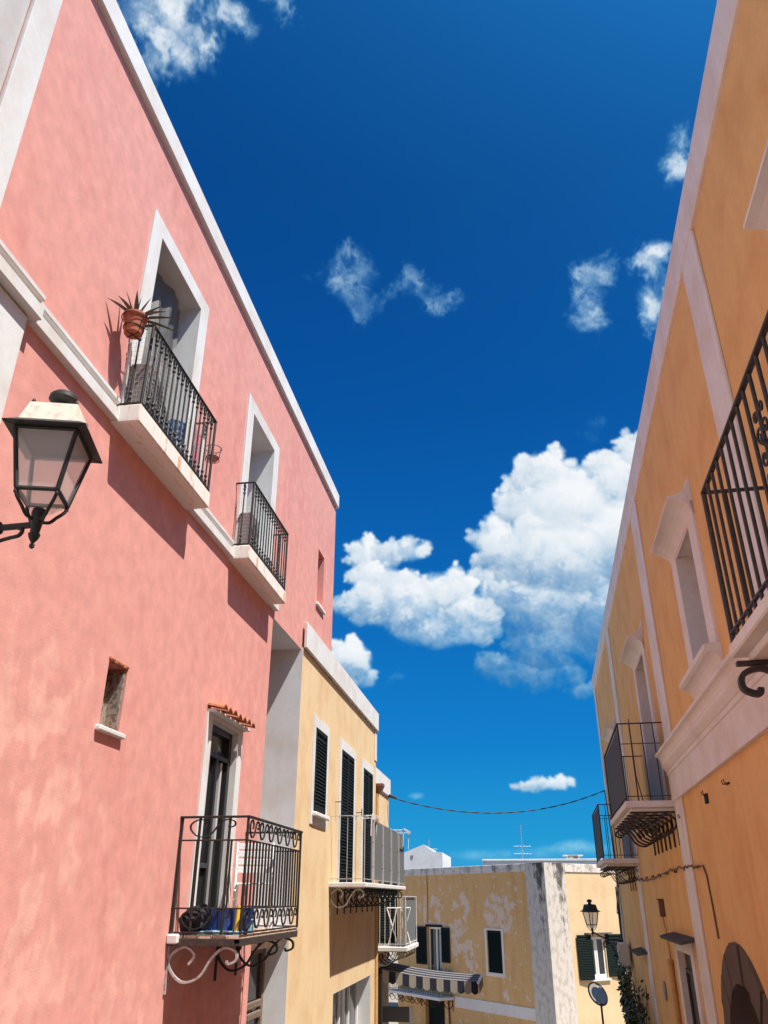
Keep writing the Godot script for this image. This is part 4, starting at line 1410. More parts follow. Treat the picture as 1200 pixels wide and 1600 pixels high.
	for i in 4:
		for yy in [[-2.54, -1.5], [-4.5, -2.6]]:
			var g := MB.new()
			g.box(Vector3(14.905 + i * 0.885, yy[0], -0.295), Vector3(15.71 + i * 0.885, yy[1], -0.29))
			part(shop, "pane", g, M.window_glass)
		var cu := MB.new()
		for k in 16:
			var a := 14.92 + i * 0.885 + k * 0.048
			cu.quad(Vector3(a, -4.4, -0.4 + 0.02 * sin(k * 1.7)), Vector3(a + 0.048, -4.4, -0.4 + 0.02 * sin((k + 1) * 1.7)), Vector3(a + 0.048, -1.46, -0.4 + 0.02 * sin((k + 1) * 1.7)), Vector3(a, -1.46, -0.4 + 0.02 * sin(k * 1.7)), Vector3.BACK)
		if i != 2:
			part(shop, "curtain", cu, M.curtain_cloth)
	# rainwater pipe
	var pp := MB.new()
	pp.tube([Vector3(19.14, 2.2, 0.0), Vector3(19.14, -5.5, 0.0)], 0.05, 10)
	for y in [1.6, -0.6, -2.6]:
		pp.lathe([Vector2(0.05, y), Vector2(0.058, y + 0.003), Vector2(0.058, y + 0.04), Vector2(0.05, y + 0.043)], Vector3(19.14, 0, 0), 10)
	var pipe := part(h, "drainpipe", pp, M.ochre_pipe)
	var hp := MB.new()
	hp.frustum(Vector3(19.2, 0, 0.02), 0.07, 2.2, 0.13, 2.36)
	hp.frustum(Vector3(19.2, 0, 0.02), 0.135, 2.36, 0.14, 2.42)
	part(pipe, "hopper", hp, M.copper_brown)


func further_yellow_house() -> void:
	var h := thing("low_yellow_house", "low yellow house end with white parapet beyond the drainpipe, carrying a screened balcony", "house", Vector3(-3.35, 0, 0), PI / 2)
	var w := MB.new()
	w.facade(19.01, 22.2, -5.8, 2.45, 0.0, [[20.4, 21.3, -1.0, 1.0, 0.15], [19.6, 20.6, -5.0, -2.2, 0.3]])
	w.quad(Vector3(22.2, -5.8, 0), Vector3(22.2, 2.45, 0), Vector3(22.2, 2.45, -6), Vector3(22.2, -5.8, -6), Vector3.RIGHT)
	w.quad(Vector3(19.01, -5.8, -6), Vector3(22.2, -5.8, -6), Vector3(22.2, 2.45, -6), Vector3(19.01, 2.45, -6), Vector3.FORWARD)
	part(h, "wall", w, M.yellow_plaster)
	var deck := MB.new()
	deck.quad(Vector3(19.01, 2.5, 0), Vector3(22.2, 2.5, 0), Vector3(22.2, 2.5, -6), Vector3(19.01, 2.5, -6), Vector3.UP)
	part(h, "roof", deck, M.roof_deck)
	var c := MB.new()
	c.cbox(Vector3(19.06, 2.45, -0.2), Vector3(22.24, 2.9, 0.05), 0.01)
	c.cbox(Vector3(22.04, 2.451, -6.0), Vector3(22.238, 2.899, -0.201), 0.01)
	part(h, "parapet", c, M.white_plaster)
	var inner := MB.new()
	inner.quad(Vector3(19.1, -5.8, -1.2), Vector3(22.1, -5.8, -1.2), Vector3(22.1, 2.4, -1.2), Vector3(19.1, 2.4, -1.2), Vector3.BACK)
	part(h, "inner_wall", inner, M.inside)
	var e := MB.new()
	e.surround(20.4, 21.3, -0.98, 1.0, 0.14, 0.14, 0.0, 0.0, 0.02)
	part(h, "door_surround", e, M.white_plaster)
	# shutters folded back against the light: one leaf stands out square to the wall
	shutter(h, 0.0, 0.45, -0.97, 0.98, 0.0, M.shutter_paint, 0.055, true, Vector3(20.38, 0, 0.03), -PI / 2 + 0.25)
	shutter(h, 0.0, 0.45, -0.97, 0.98, 0.0, M.shutter_paint, 0.055, true, Vector3(21.32, 0, 0.03), -0.2)
	var dl := MB.new()
	dl.box(Vector3(19.6, -5.0, -0.28), Vector3(20.6, -2.2, -0.24))
	part(h, "shop_door", dl, M.door_wood)
	var leaf := MB.new()   # a tall door leaf standing open square to the wall
	leaf.cbox(Vector3(19.58, -5.0, 0.0), Vector3(19.62, -1.55, 0.2), 0.004)
	leaf.cbox(Vector3(19.575, -5.0, 0.2), Vector3(19.625, -1.5, 0.25), 0.004)
	part(h, "open_door", leaf, M.dark_frame)
	var b := MB.new()
	b.cbox(Vector3(20.0, -1.08, -0.02), Vector3(22.15, -0.99, 0.76), 0.01)
	var slab := part(h, "balcony", b, M.white_plaster)
	slab.set_meta("label", "small white balcony slab with thin railing and one grey screen")
	railing(slab, 20.03, 22.1, 0.0, 0.72, -0.99, 0.04, 0.12, M.white_iron, false, 0.006, 0.01, 0.05, true)
	var sc := MB.new()
	for i in 50:
		var t := 20.06 + i * 0.04
		sc.quad(Vector3(t, -0.93, 0.69 + 0.008 * (i % 2)), Vector3(t + 0.04, -0.93, 0.69 + 0.008 * ((i + 1) % 2)), Vector3(t + 0.04, 0.02, 0.69 + 0.008 * ((i + 1) % 2)), Vector3(t, 0.02, 0.69 + 0.008 * (i % 2)), Vector3.BACK)
	part(slab, "screen", sc, M.screen_grey)
	var bm := bracket_mesh(0.68, 0.28, 0.03, 0.1)
	for i in 5:
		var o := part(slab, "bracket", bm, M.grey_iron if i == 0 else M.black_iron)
		o.position = Vector3(20.1 + i * 0.49, -1.082, 0.0)


# ---------------------------------------------------------------- the orange house in the shade (x = minus the distance along the wall, z out into the street)
func right_point(s: float, y: float, out: float) -> Vector3:
	var n := Vector3(cos(TURN_RIGHT), 0, sin(TURN_RIGHT))
	return n * (1.9 - out) + Vector3(sin(TURN_RIGHT), 0, -cos(TURN_RIGHT)) * s + Vector3.UP * y


func orange_house() -> void:
	var h := thing("orange_house", "long orange plastered house in shade with pale pilasters, flared window hoods and iron balconies", "house", right_point(0, 0, 0), -PI / 2 - TURN_RIGHT)
	var holes := []
	# [s0, s1, y0, y1, depth]
	for o in [[2.2, 3.9, 1.42, 3.85, 0.3], [8.57, 9.56, 2.34, 3.83, 0.34], [13.7, 14.95, 1.3, 3.82, 0.3], [20.6, 21.8, 0.8, 3.6, 0.3], [13.3, 14.65, -5.0, -0.72, 0.1], [8.6, 11.6, -5.0, -0.42, 0.0]]:
		holes.append([-o[1], -o[0], o[2], o[3], o[4]])
	var wall := MB.new()
	wall.facade(-25.73, 8.0, -6.0, 5.86, 0.0, holes)
	wall.quad(Vector3(-25.73, -6, 0), Vector3(-25.73, 5.86, 0), Vector3(-25.73, 5.86, -7), Vector3(-25.73, -6, -7), Vector3.LEFT)
	wall.quad(Vector3(8, -6, 0), Vector3(8, 5.86, 0), Vector3(8, 5.86, -7), Vector3(8, -6, -7), Vector3.RIGHT)
	wall.quad(Vector3(-25.73, -6, -7), Vector3(8, -6, -7), Vector3(8, 5.86, -7), Vector3(-25.73, 5.86, -7), Vector3.FORWARD)
	# the plaster round the stone arch
	var c := Vector3(-10.1, -1.92, 0)
	var ro := 1.5
	for i in 24:
		var a := PI * i / 24.0
		var b := PI * (i + 1) / 24.0
		var p := c + Vector3(cos(a), sin(a), 0) * ro
		var q := c + Vector3(cos(b), sin(b), 0) * ro
		wall.quad(p, q, Vector3(q.x, -0.42, 0), Vector3(p.x, -0.42, 0), Vector3.BACK)
	part(h, "wall", wall, M.orange_plaster)
	var deck := MB.new()
	deck.quad(Vector3(-25.73, 5.9, 0), Vector3(8, 5.9, 0), Vector3(8, 5.9, -7), Vector3(-25.73, 5.9, -7), Vector3.UP)
	part(h, "roof", deck, M.roof_deck)
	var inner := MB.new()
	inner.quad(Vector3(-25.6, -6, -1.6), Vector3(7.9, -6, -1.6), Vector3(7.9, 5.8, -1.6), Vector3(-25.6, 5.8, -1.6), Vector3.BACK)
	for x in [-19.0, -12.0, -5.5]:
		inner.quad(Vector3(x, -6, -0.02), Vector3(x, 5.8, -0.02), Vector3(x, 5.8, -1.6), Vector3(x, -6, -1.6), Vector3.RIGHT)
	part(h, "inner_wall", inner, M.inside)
	var par := MB.new()
	par.cbox(Vector3(-25.77, 5.86, -0.22), Vector3(8, 6.33, 0.045), 0.012)
	par.cbox(Vector3(-25.769, 5.861, -7.0), Vector3(-25.55, 6.329, -0.221), 0.012)
	part(h, "parapet", par, M.trim_plaster)
	for s in [[6.09, 6.66], [12.0, 12.68], [18.95, 19.55], [25.2, 25.745]]:
		var p := MB.new()
		p.cbox(Vector3(-s[1], -6.0, 0.0), Vector3(-s[0], 5.858, 0.034), 0.008)
		part(h, "pilaster", p, M.trim_plaster)
	# moulded belt above the ground floor
	var prof := [Vector2(0, 1.26), Vector2(0.05, 1.26), Vector2(0.054, 1.265), Vector2(0.054, 1.62), Vector2(0.07, 1.63), Vector2(0.07, 1.68), Vector2(0.085, 1.69), Vector2(0.12, 1.74), Vector2(0.13, 1.76), Vector2(0.13, 1.80)]
	for i in 6:
		var a := PI / 2 * i / 5
		prof.append(Vector2(0.135 + 0.055 * (1.0 - cos(a)), 1.81 + 0.08 * sin(a)))
	prof.append_array([Vector2(0.2, 1.9), Vector2(0.2, 1.93), Vector2(0.0, 1.96)])
	var belt := MB.new()
	belt.extrude_x(prof, -12.69, 8.0)
	part(h, "belt_course", belt, M.trim_plaster)
	# openings with surrounds, hoods and sills
	for o in [[2.2, 3.9, 1.42, 3.85, 0.36], [8.57, 9.56, 2.34, 3.83, 0.33], [13.7, 14.95, 1.31, 3.82, 0.25], [20.6, 21.8, 0.81, 3.6, 0.25]]:
		var f := MB.new()
		f.surround(-o[1], -o[0], o[2], o[3], o[4], 0.14, 0.0, 0.0, 0.03)
		part(h, "window_surround", f, M.trim_plaster)
		var rv := MB.new()
		rv.reveal(-o[1] + 0.002, -o[0] - 0.002, o[2] + 0.002, o[3] - 0.002, 0.028, -0.29)
		part(h, "reveal", rv, M.trim_plaster)
		hood(h, -o[1] - o[4], -o[0] + o[4], o[3] + 0.18, 0.25, M.trim_plaster)
		var g := MB.new()   # closed inner shutters, brown in the shade
		g.box(Vector3(-o[1], o[2], -0.34), Vector3(-o[0], o[3], -0.3))
		var mid: float = -(o[0] + o[1]) / 2
		for e in [[-o[1] + 0.01, mid - 0.004], [mid + 0.004, -o[0] - 0.01]]:
			g.cbox(Vector3(e[0], o[2] + 0.01, -0.3), Vector3(e[0] + 0.07, o[3] - 0.01, -0.27), 0.004)
			g.cbox(Vector3(e[1] - 0.07, o[2] + 0.01, -0.3), Vector3(e[1], o[3] - 0.01, -0.27), 0.004)
			for k in 4:
				var y: float = lerpf(o[2] + 0.01, o[3] - 0.1, k / 3.0)
				g.cbox(Vector3(e[0] + 0.07, y, -0.299), Vector3(e[1] - 0.07, y + 0.09, -0.271), 0.004)
		part(h, "window_leaf", g, M.brown_wood)
	moulded_sill(h, -9.93, -8.2, 2.34, 0.17, M.trim_plaster)
	# ground-floor door with slate canopy
	var ds := MB.new()
	ds.surround(-14.65, -13.3, -5.0, -0.72, 0.26, 0.2, 0.0, 0.0, 0.035)
	ds.reveal(-14.648, -13.302, -5.0, -0.722, 0.035, -0.06)
	part(h, "door_surround", ds, M.trim_plaster)
	var dr := MB.new()
	dr.box(Vector3(-14.65, -5.0, -0.1), Vector3(-13.3, -0.72, -0.08))
	dr.cbox(Vector3(-14.64, -1.02, -0.08), Vector3(-13.31, -0.96, -0.05), 0.004)
	for x in [-14.64, -13.99, -13.39]:
		dr.cbox(Vector3(x, -5.0, -0.08), Vector3(x + 0.08, -1.021, -0.05), 0.004)
	part(h, "door", dr, M.door_wood)
	for s in [[12.72, 15.0, -0.5, 0.22], [19.3, 20.95, -1.0, 0.24]]:
		var sl := MB.new()
		sl.hexa([Vector3(-s[1], s[2] - 0.03, 0.0), Vector3(-s[0], s[2] - 0.03, 0.0), Vector3(-s[0], s[2] - 0.07, s[3]), Vector3(-s[1], s[2] - 0.07, s[3]), Vector3(-s[1], s[2] + 0.02, 0.0), Vector3(-s[0], s[2] + 0.02, 0.0), Vector3(-s[0], s[2] - 0.03, s[3]), Vector3(-s[1], s[2] - 0.03, s[3])])
		part(h, "canopy", sl, M.slate)
	# stone arch: single blocks
	var ri := 1.12
	for i in 11:
		var v := MB.new()
		var a0 := PI * i / 11.0 + 0.006
		var a1 := PI * (i + 1) / 11.0 - 0.006
		var k := 0.03 + 0.012 * sin(i * 2.7)
		var low := []
		for z in [-0.35, k]:
			low.append([c + Vector3(cos(a0) * ri, sin(a0) * ri, z), c + Vector3(cos(a0) * (ro + 0.01 * sin(i * 5.1)), sin(a0) * ro, z), c + Vector3(cos((a0 + a1) / 2) * ro, sin((a0 + a1) / 2) * ro, z), c + Vector3(cos(a1) * ro, sin(a1) * ro, z), c + Vector3(cos(a1) * ri, sin(a1) * ri, z), c + Vector3(cos((a0 + a1) / 2) * ri, sin((a0 + a1) / 2) * ri, z)])
		for j in 6:
			var l := (j + 1) % 6
			var m: Vector3 = (low[0][j] + low[0][l]) / 2.0
			var am := (a0 + a1) / 2
			var cc := c + Vector3(cos(am), sin(am), 0) * (ri + ro) / 2
			v.quad(low[0][j], low[0][l], low[1][l], low[1][j], Vector3(m.x - cc.x, m.y - cc.y, 0))
		v.quad(low[1][0], low[1][1], low[1][2], low[1][5], Vector3.BACK)
		v.quad(low[1][5], low[1][2], low[1][3], low[1][4], Vector3.BACK)
		part(h, "arch_stone", v, M.dark_stone)
	for sx in [-1.0, 1.0]:
		for k in 6:
			var v := MB.new()
			var x: float = c.x + sx * (ri + ro) / 2
			v.cbox(Vector3(x - 0.19, -2.42 - k * 0.5, -0.35), Vector3(x + 0.19, -1.93 - k * 0.5, 0.03 + 0.01 * (k % 2)), 0.012)
			part(h, "jamb_stone", v, M.dark_stone)
	var ad := MB.new()
	for i in 16:
		var a := PI * i / 16.0
		var b := PI * (i + 1) / 16.0
		ad.tri(c + Vector3(0, 0, -0.3), c + Vector3(cos(a) * 1.13, sin(a) * 1.13, -0.3), c + Vector3(cos(b) * 1.13, sin(b) * 1.13, -0.3), Vector3.BACK)
	ad.box(Vector3(-11.23, -5.0, -0.32), Vector3(-8.97, -1.92, -0.3))
	for x in [-11.2, -10.65, -10.13, -9.6, -9.05]:
		ad.cbox(Vector3(x, -5.0, -0.3), Vector3(x + 0.07, -1.3, -0.26), 0.006)
	part(h, "arched_door", ad, M.brown_wood)
	# balconies
	orange_balcony(h, 1.3, 4.98, 1.31, 1.39, 2.44, 0.71, 0.15, "near", "near iron balcony with forged ornament seen from below")
	orange_balcony(h, 12.68, 15.95, 1.2, 1.29, 2.42, 0.715, 0.17, "far", "iron balcony with brown front screen and clustered scroll brackets")
	orange_balcony(h, 18.9, 21.6, 0.67, 0.77, 1.87, 0.75, 0.15, "far", "farthest iron balcony on the orange house with dark front screen")
	# wiring and fittings on the plaster
	var cb := MB.new()
	var pts := []
	for i in 90:
		var s := 11.2 + 12.3 * i / 89.0
		pts.append(Vector3(-s, 0.36 + 0.018 * sin(i * 1.3) * sin(i * 0.37) + 0.012 * sin(i * 2.9) + 0.04 * sin(i * 0.11), 0.045))
	cb.tube(pts, 0.011, 5)
	cb.tube([Vector3(-11.2, 0.37, 0.02), Vector3(-11.05, 0.25, 0.02), Vector3(-10.98, -0.1, 0.02), Vector3(-10.95, -0.42, 0.02)], 0.012, 5)
	for i in 12:
		var s := 11.6 + i * 1.0
		cb.box(Vector3(-s - 0.01, 0.35, 0.0), Vector3(-s + 0.01, 0.385, 0.05))
	part(h, "wall_cable", cb, M.cable_brown)
	for p in [[10.27, 1.1], [9.03, 1.07], [12.3, 1.02]]:
		var k := MB.new()
		k.tube([Vector3(-p[0] - 0.05, p[1], 0.0), Vector3(-p[0] - 0.05, p[1], 0.05), Vector3(-p[0] - 0.05, p[1] + 0.04, 0.055)], 0.006, 5)
		k.tube([Vector3(-p[0] + 0.05, p[1], 0.0), Vector3(-p[0] + 0.05, p[1], 0.05), Vector3(-p[0] + 0.05, p[1] + 0.04, 0.055)], 0.006, 5)
		k.box(Vector3(-p[0] - 0.06, p[1] - 0.01, 0.0), Vector3(-p[0] + 0.06, p[1] + 0.01, 0.012))
		if p[0] > 10 and p[0] < 11:
			k.box(Vector3(-p[0] - 0.05, p[1] - 0.1, 0.0), Vector3(-p[0] - 0.03, p[1], 0.03))
			k.box(Vector3(-p[0] + 0.03, p[1] - 0.1, 0.0), Vector3(-p[0] + 0.05, p[1], 0.03))
		part(h, "wall_hook", k, M.black_iron)
	var con := MB.new()
	con.tube(smooth_path([Vector3(-15.75, -0.2, 0.06), Vector3(-15.7, -0.35, 0.05), Vector3(-15.6, -0.55, 0.04), Vector3(-15.55, -0.9, 0.04)], 4), 0.02, 6)
	con.tube([Vector3(-15.55, -0.9, 0.05), Vector3(-15.55, -5.0, 0.05)], 0.045, 8)
	con.lathe([Vector2(0.045, -0.98), Vector2(0.06, -0.97), Vector2(0.06, -0.92), Vector2(0.045, -0.9)], Vector3(-15.55, 0, 0.05), 8)
	part(h, "conduit", con, M.ochre_pipe)
	var con2 := MB.new()
	con2.tube([Vector3(-16.9, 3.3, 0.05), Vector3(-16.9, 2.2, 0.05), Vector3(-16.2, 1.6, 0.05), Vector3(-15.9, 1.3, 0.05)], 0.012, 6)
	part(h, "conduit", con2, M.cable_brown)
	var pl := MB.new()
	pl.lathe([Vector2(0.0, 0.0), Vector2(0.15, 0.0), Vector2(0.16, 0.012), Vector2(0.15, 0.025), Vector2(0.0, 0.03)], Vector3.ZERO, 20)
	var plate := part(h, "wall_plate", pl, M.unit_grey)
	plate.position = Vector3(-17.2, -1.5, 0.0)
	plate.rotation.x = PI / 2


func orange_balcony(h: Node3D, s0: float, s1: float, y0: float, y1: float, top: float, out: float, gap: float, kind: String, label: String) -> void:
	var b := MB.new()
	b.cbox(Vector3(-s1, y0, -0.02), Vector3(-s0, y1, out), 0.01)
	b.cbox(Vector3(-s1 + 0.08, y0 - 0.05, -0.02), Vector3(-s0 - 0.08, y0 - 0.001, out - 0.08), 0.008)
	var slab := part(h, "balcony", b, M.trim_plaster)
	slab.set_meta("label", label)
	railing(slab, -s1 + 0.03, -s0 - 0.03, 0.0, out - 0.03, y1, top, gap, M.brown_iron, false, 0.011 if kind == "near" else 0.009, 0.017, 0.06, kind == "far")
	if kind == "far":
		var sc := MB.new()
		var n := int((s1 - s0) / 0.05)
		for i in n:
			var t := -s1 + 0.05 + (s1 - s0 - 0.1) * i / n
			var w := (s1 - s0 - 0.1) / n
			sc.quad(Vector3(t, y1 + 0.05, out - 0.05 + 0.01 * (i % 2)), Vector3(t + w, y1 + 0.05, out - 0.05 + 0.01 * ((i + 1) % 2)), Vector3(t + w, top - 0.03, out - 0.05 + 0.01 * ((i + 1) % 2)), Vector3(t, top - 0.03, out - 0.05 + 0.01 * (i % 2)), Vector3.BACK)
		part(slab, "screen", sc, M.screen_brown)
		var rail2 := MB.new()
		rail2.box(Vector3(-s0 - 0.035, lerpf(y1, top, 0.72), 0.1), Vector3(-s0 - 0.025, lerpf(y1, top, 0.72) + 0.012, out - 0.03))
		part(slab, "middle_rail", rail2, M.brown_iron)
		var many := 7 if s0 < 15 else 5
		var bm := bracket_mesh(out * 0.92, 0.3, 0.045 if many == 7 else 0.032, 0.16)
		for i in many:
			var o := part(slab, "bracket", bm, M.brown_iron)
			o.position = Vector3(-s0 - 0.12 - i * (s1 - s0 - 0.24) / (many - 1.0), y0 - 0.052, 0.0)
		var beam := MB.new()
		for k in 4:
			beam.box(Vector3(-s1 + 0.1, y0 - 0.07, 0.1 + k * 0.15), Vector3(-s0 - 0.1, y0 - 0.052, 0.14 + k * 0.15))
		part(slab, "under_bar", beam, M.brown_iron)
	else:
		var bm := bracket_mesh(out * 1.0, 0.36, 0.05, 0.1)
		for i in 5:
			var o := part(slab, "bracket", bm, M.brown_iron)
			o.position = Vector3(-s1 + 0.12 + i * (s1 - s0 - 0.24) / 4.0, y0 - 0.052, 0.0)
		# forged rosette of curls between two bars
		for cx in [-3.6, -1.9]:
			var orn := MB.new()
			for sy in [-1.0, 1.0]:
				for sx in [-1.0, 1.0]:
					for k in 2:
						var p := []
						for i in 15:
							var a := TAU * 1.15 * i / 14.0
							var r := 0.05 * (1.0 - i / 19.0) * (1.0 - 0.3 * k)
							p.append(Vector3(cx + sx * (0.055 - cos(a) * r), 2.02 + sy * (0.06 + 0.11 * k + sin(a) * r), out - 0.03))
						orn.tube(p, 0.007, 5)
			orn.lathe([Vector2(0, -0.03), Vector2(0.03, 0), Vector2(0, 0.03)], Vector3(cx, 2.02, out - 0.03), 8)
			part(slab, "forged_ornament", orn, M.brown_iron)


# ---------------------------------------------------------------- the house at the bottom of the street: its corner points up the street
func corner_house() -> void:
	var h := thing("corner_house", "ochre corner house with flaking paint and a mouldy white corner strip", "house", Vector3(0.895, 0, -31.0), deg_to_rad(-48.8))
	var wall := MB.new(Rect2(-9.5, -6, 9.5, 7.2))
	wall.facade(-9.5, -0.9, -6.5, 0.87, 0.0, [[-3.39, -2.55, -2.44, -1.07, 0.16], [-7.29, -6.25, -2.6, -1.05, 0.2], [-7.5, -6.2, -5.2, -3.42, 0.2]])
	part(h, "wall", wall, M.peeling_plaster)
	var side := MB.new()
	side.quad(Vector3(0, -6.5, -0.94), Vector3(0, 0.85, -0.94), Vector3(0, 0.85, -1.83), Vector3(0, -6.5, -1.83), Vector3.RIGHT)
	side.quad(Vector3(0, -6.5, -2.62), Vector3(0, 0.85, -2.62), Vector3(0, 0.85, -12), Vector3(0, -6.5, -12), Vector3.RIGHT)
	side.quad(Vector3(0, -6.5, -1.83), Vector3(0, -2.5, -1.83), Vector3(0, -2.5, -2.62), Vector3(0, -6.5, -2.62), Vector3.RIGHT)
	side.quad(Vector3(0, -1.22, -1.83), Vector3(0, 0.85, -1.83), Vector3(0, 0.85, -2.62), Vector3(0, -1.22, -2.62), Vector3.RIGHT)
	side.quad(Vector3(0, -2.5, -1.83), Vector3(0, -1.22, -1.83), Vector3(-0.2, -1.22, -1.83), Vector3(-0.2, -2.5, -1.83), Vector3.FORWARD)
	side.quad(Vector3(0, -2.5, -2.62), Vector3(0, -1.22, -2.62), Vector3(-0.2, -1.22, -2.62), Vector3(-0.2, -2.5, -2.62), Vector3.BACK)
	side.quad(Vector3(0, -1.22, -1.83), Vector3(0, -1.22, -2.62), Vector3(-0.2, -1.22, -2.62), Vector3(-0.2, -1.22, -1.83), Vector3.DOWN)
	side.quad(Vector3(0, -2.5, -1.83), Vector3(0, -2.5, -2.62), Vector3(-0.2, -2.5, -2.62), Vector3(-0.2, -2.5, -1.83), Vector3.UP)
	part(h, "side_wall", side, M.yellow_plaster)
	var deck := MB.new()
	deck.quad(Vector3(-9.5, 0.9, 0), Vector3(0, 0.9, 0), Vector3(0, 0.9, -12), Vector3(-9.5, 0.9, -12), Vector3.UP)
	deck.quad(Vector3(-9.5, -6.5, 0), Vector3(-9.5, 0.9, 0), Vector3(-9.5, 0.9, -12), Vector3(-9.5, -6.5, -12), Vector3.LEFT)
	deck.quad(Vector3(-9.5, -6.5, -12), Vector3(0, -6.5, -12), Vector3(0, 0.9, -12), Vector3(-9.5, 0.9, -12), Vector3.FORWARD)
	part(h, "roof", deck, M.roof_deck)
	var inner := MB.new()
	inner.quad(Vector3(-9.4, -6, -1.2), Vector3(-1.2, -6, -1.2), Vector3(-1.2, 0.8, -1.2), Vector3(-9.4, 0.8, -1.2), Vector3.BACK)
	inner.quad(Vector3(-1.2, -6, -1.2), Vector3(-1.2, 0.8, -1.2), Vector3(-1.2, 0.8, -11), Vector3(-1.2, -6, -11), Vector3.RIGHT)
	part(h, "inner_wall", inner, M.inside)
	var par := MB.new()
	par.cbox(Vector3(-9.52, 0.87, -0.25), Vector3(-0.96, 1.145, 0.03), 0.012)
	par.cbox(Vector3(-0.24, 0.85, -12.0), Vector3(0.03, 1.135, -0.97), 0.012)
	part(h, "parapet", par, M.mouldy_render)
	var pil := MB.new()
	pil.box(Vector3(-0.955, -6.5, -0.96), Vector3(0.026, 1.15, 0.026))
	part(h, "corner_pier", pil, M.trim_plaster)
	for q in [[-0.955, 0.03, Vector3.ZERO, 0.0], [-0.03, 0.96, Vector3.ZERO, PI / 2]]:
		var face := MB.new(Rect2(q[0], -6.5, q[1] - q[0], 7.65))
		face.box(Vector3(q[0], -6.5, 0.027), Vector3(q[1], 1.152, 0.03))
		var fo := part(h, "corner_strip", face, M.stained_strip)
		fo.rotation.y = q[3]
	var band := MB.new()
	band.cbox(Vector3(-5.5, -3.72, 0.0), Vector3(-0.957, -3.36, 0.03), 0.008)
	part(h, "belt_course", band, M.trim_plaster)
	# shuttered window without its leaves open: dark closed shutter in a pale surround
	var f := MB.new()
	f.surround(-3.39, -2.55, -2.44, -1.07, 0.12, 0.06, 0.12, 0.0, 0.02)
	part(h, "window_surround", f, M.trim_plaster)
	var s := shutter(h, -3.385, -2.555, -2.43, -1.08, -0.03, M.green_shutter_paint, 0.05, true)
	s.set_meta("label", "closed dark shutter in a pale surround")
	# open window with folded-back shutters
	var wf := MB.new()
	for x in [-7.28, -6.8, -6.32]:
		wf.cbox(Vector3(x, -2.6, -0.16), Vector3(x + 0.07, -1.06, -0.1), 0.005)
	wf.cbox(Vector3(-7.21, -1.13, -0.158), Vector3(-6.32, -1.06, -0.102), 0.005)
	var w := part(h, "window_frame", wf, M.white_frame)
	var g := MB.new()
	g.box(Vector3(-7.21, -2.6, -0.135), Vector3(-6.8, -1.13, -0.13))
	part(w, "pane", g, M.window_glass)
	var cur := MB.new()
	for i in 10:
		cur.quad(Vector3(-6.73 + i * 0.04, -2.6, -0.2 + 0.02 * sin(i * 2.0)), Vector3(-6.69 + i * 0.04, -2.6, -0.2 + 0.02 * sin((i + 1) * 2.0)), Vector3(-6.69 + i * 0.04, -1.1, -0.2 + 0.02 * sin((i + 1) * 2.0)), Vector3(-6.73 + i * 0.04, -1.1, -0.2 + 0.02 * sin(i * 2.0)), Vector3.BACK)
	part(w, "curtain", cur, M.curtain_cloth)
	shutter(h, -8.03, -7.3, -2.42, -1.06, 0.06, M.shutter_paint, 0.05, true)
	shutter(h, -6.24, -5.7, -2.28, -1.06, 0.06, M.shutter_paint, 0.05, true)
	var lt := MB.new()
	lt.cbox(Vector3(-7.35, -1.05, 0.0), Vector3(-6.2, -0.97, 0.05), 0.006)
	part(h, "window_head", lt, M.shutter_paint)
	var sb := MB.new()
	sb.cbox(Vector3(-6.2, -2.66, 0.0), Vector3(-5.5, -2.62, 0.25), 0.006)
	for i in 6:
		sb.tube([Vector3(-6.18 + i * 0.13, -2.62, 0.24), Vector3(-6.18 + i * 0.13, -2.45, 0.24)], 0.008, 4)
	part(h, "flower_shelf", sb, M.black_iron)
	# balcony low on the long face
	var b := MB.new()
	b.cbox(Vector3(-9.3, -3.5, 0.0), Vector3(-5.55, -3.4, 0.7), 0.01)
	var slab := part(h, "balcony", b, M.trim_plaster)
	railing(slab, -9.27, -5.6, 0.0, 0.66, -3.4, -2.6, 0.12, M.black_iron, false, 0.007, 0.012, 0.05)
	var bm := bracket_mesh(0.66, 0.28, 0.03, 0.1)
	for i in 6:
		var o := part(slab, "bracket", bm, M.black_iron)
		o.position = Vector3(-9.15 + i * 0.7, -3.502, 0.0)
	var scl := MB.new()
	for i in 5:
		scl.strap(scroll_path(Vector3(-9.1 + i * 0.72, -3.52, 0.66), Vector3(0.66, 0, 0), Vector3(0, -0.22, 0)), Vector3(0, 0, 1), 0.02, 0.012)
	part(slab, "scroll_frieze", scl, M.black_iron)
	var bd := MB.new()
	bd.box(Vector3(-7.48, -5.2, -0.2), Vector3(-6.22, -3.42, -0.15))
	part(h, "lower_door", bd, M.shutter_paint)
	# bright window on the short face, shutters open
	var wf2 := MB.new()
	for z in [-1.84, -2.18, -2.27, -2.62]:
		wf2.cbox(Vector3(-0.12, -2.5, z), Vector3(-0.05, -1.23, z + 0.075), 0.005)
	wf2.cbox(Vector3(-0.119, -1.3, -2.62), Vector3(-0.051, -1.23, -1.84), 0.005)
	wf2.cbox(Vector3(-0.119, -2.499, -2.62), Vector3(-0.051, -2.38, -1.84), 0.005)
	wf2.cbox(Vector3(-0.1, -2.57, -2.7), Vector3(0.07, -2.505, -1.75), 0.008)
	var w2 := part(h, "window_frame", wf2, M.white_frame)
	var gg := MB.new()
	gg.box(Vector3(-0.085, -2.38, -2.6), Vector3(-0.08, -1.3, -1.84))
	part(w2, "pane", gg, M.window_glass)
	var cu2 := MB.new()
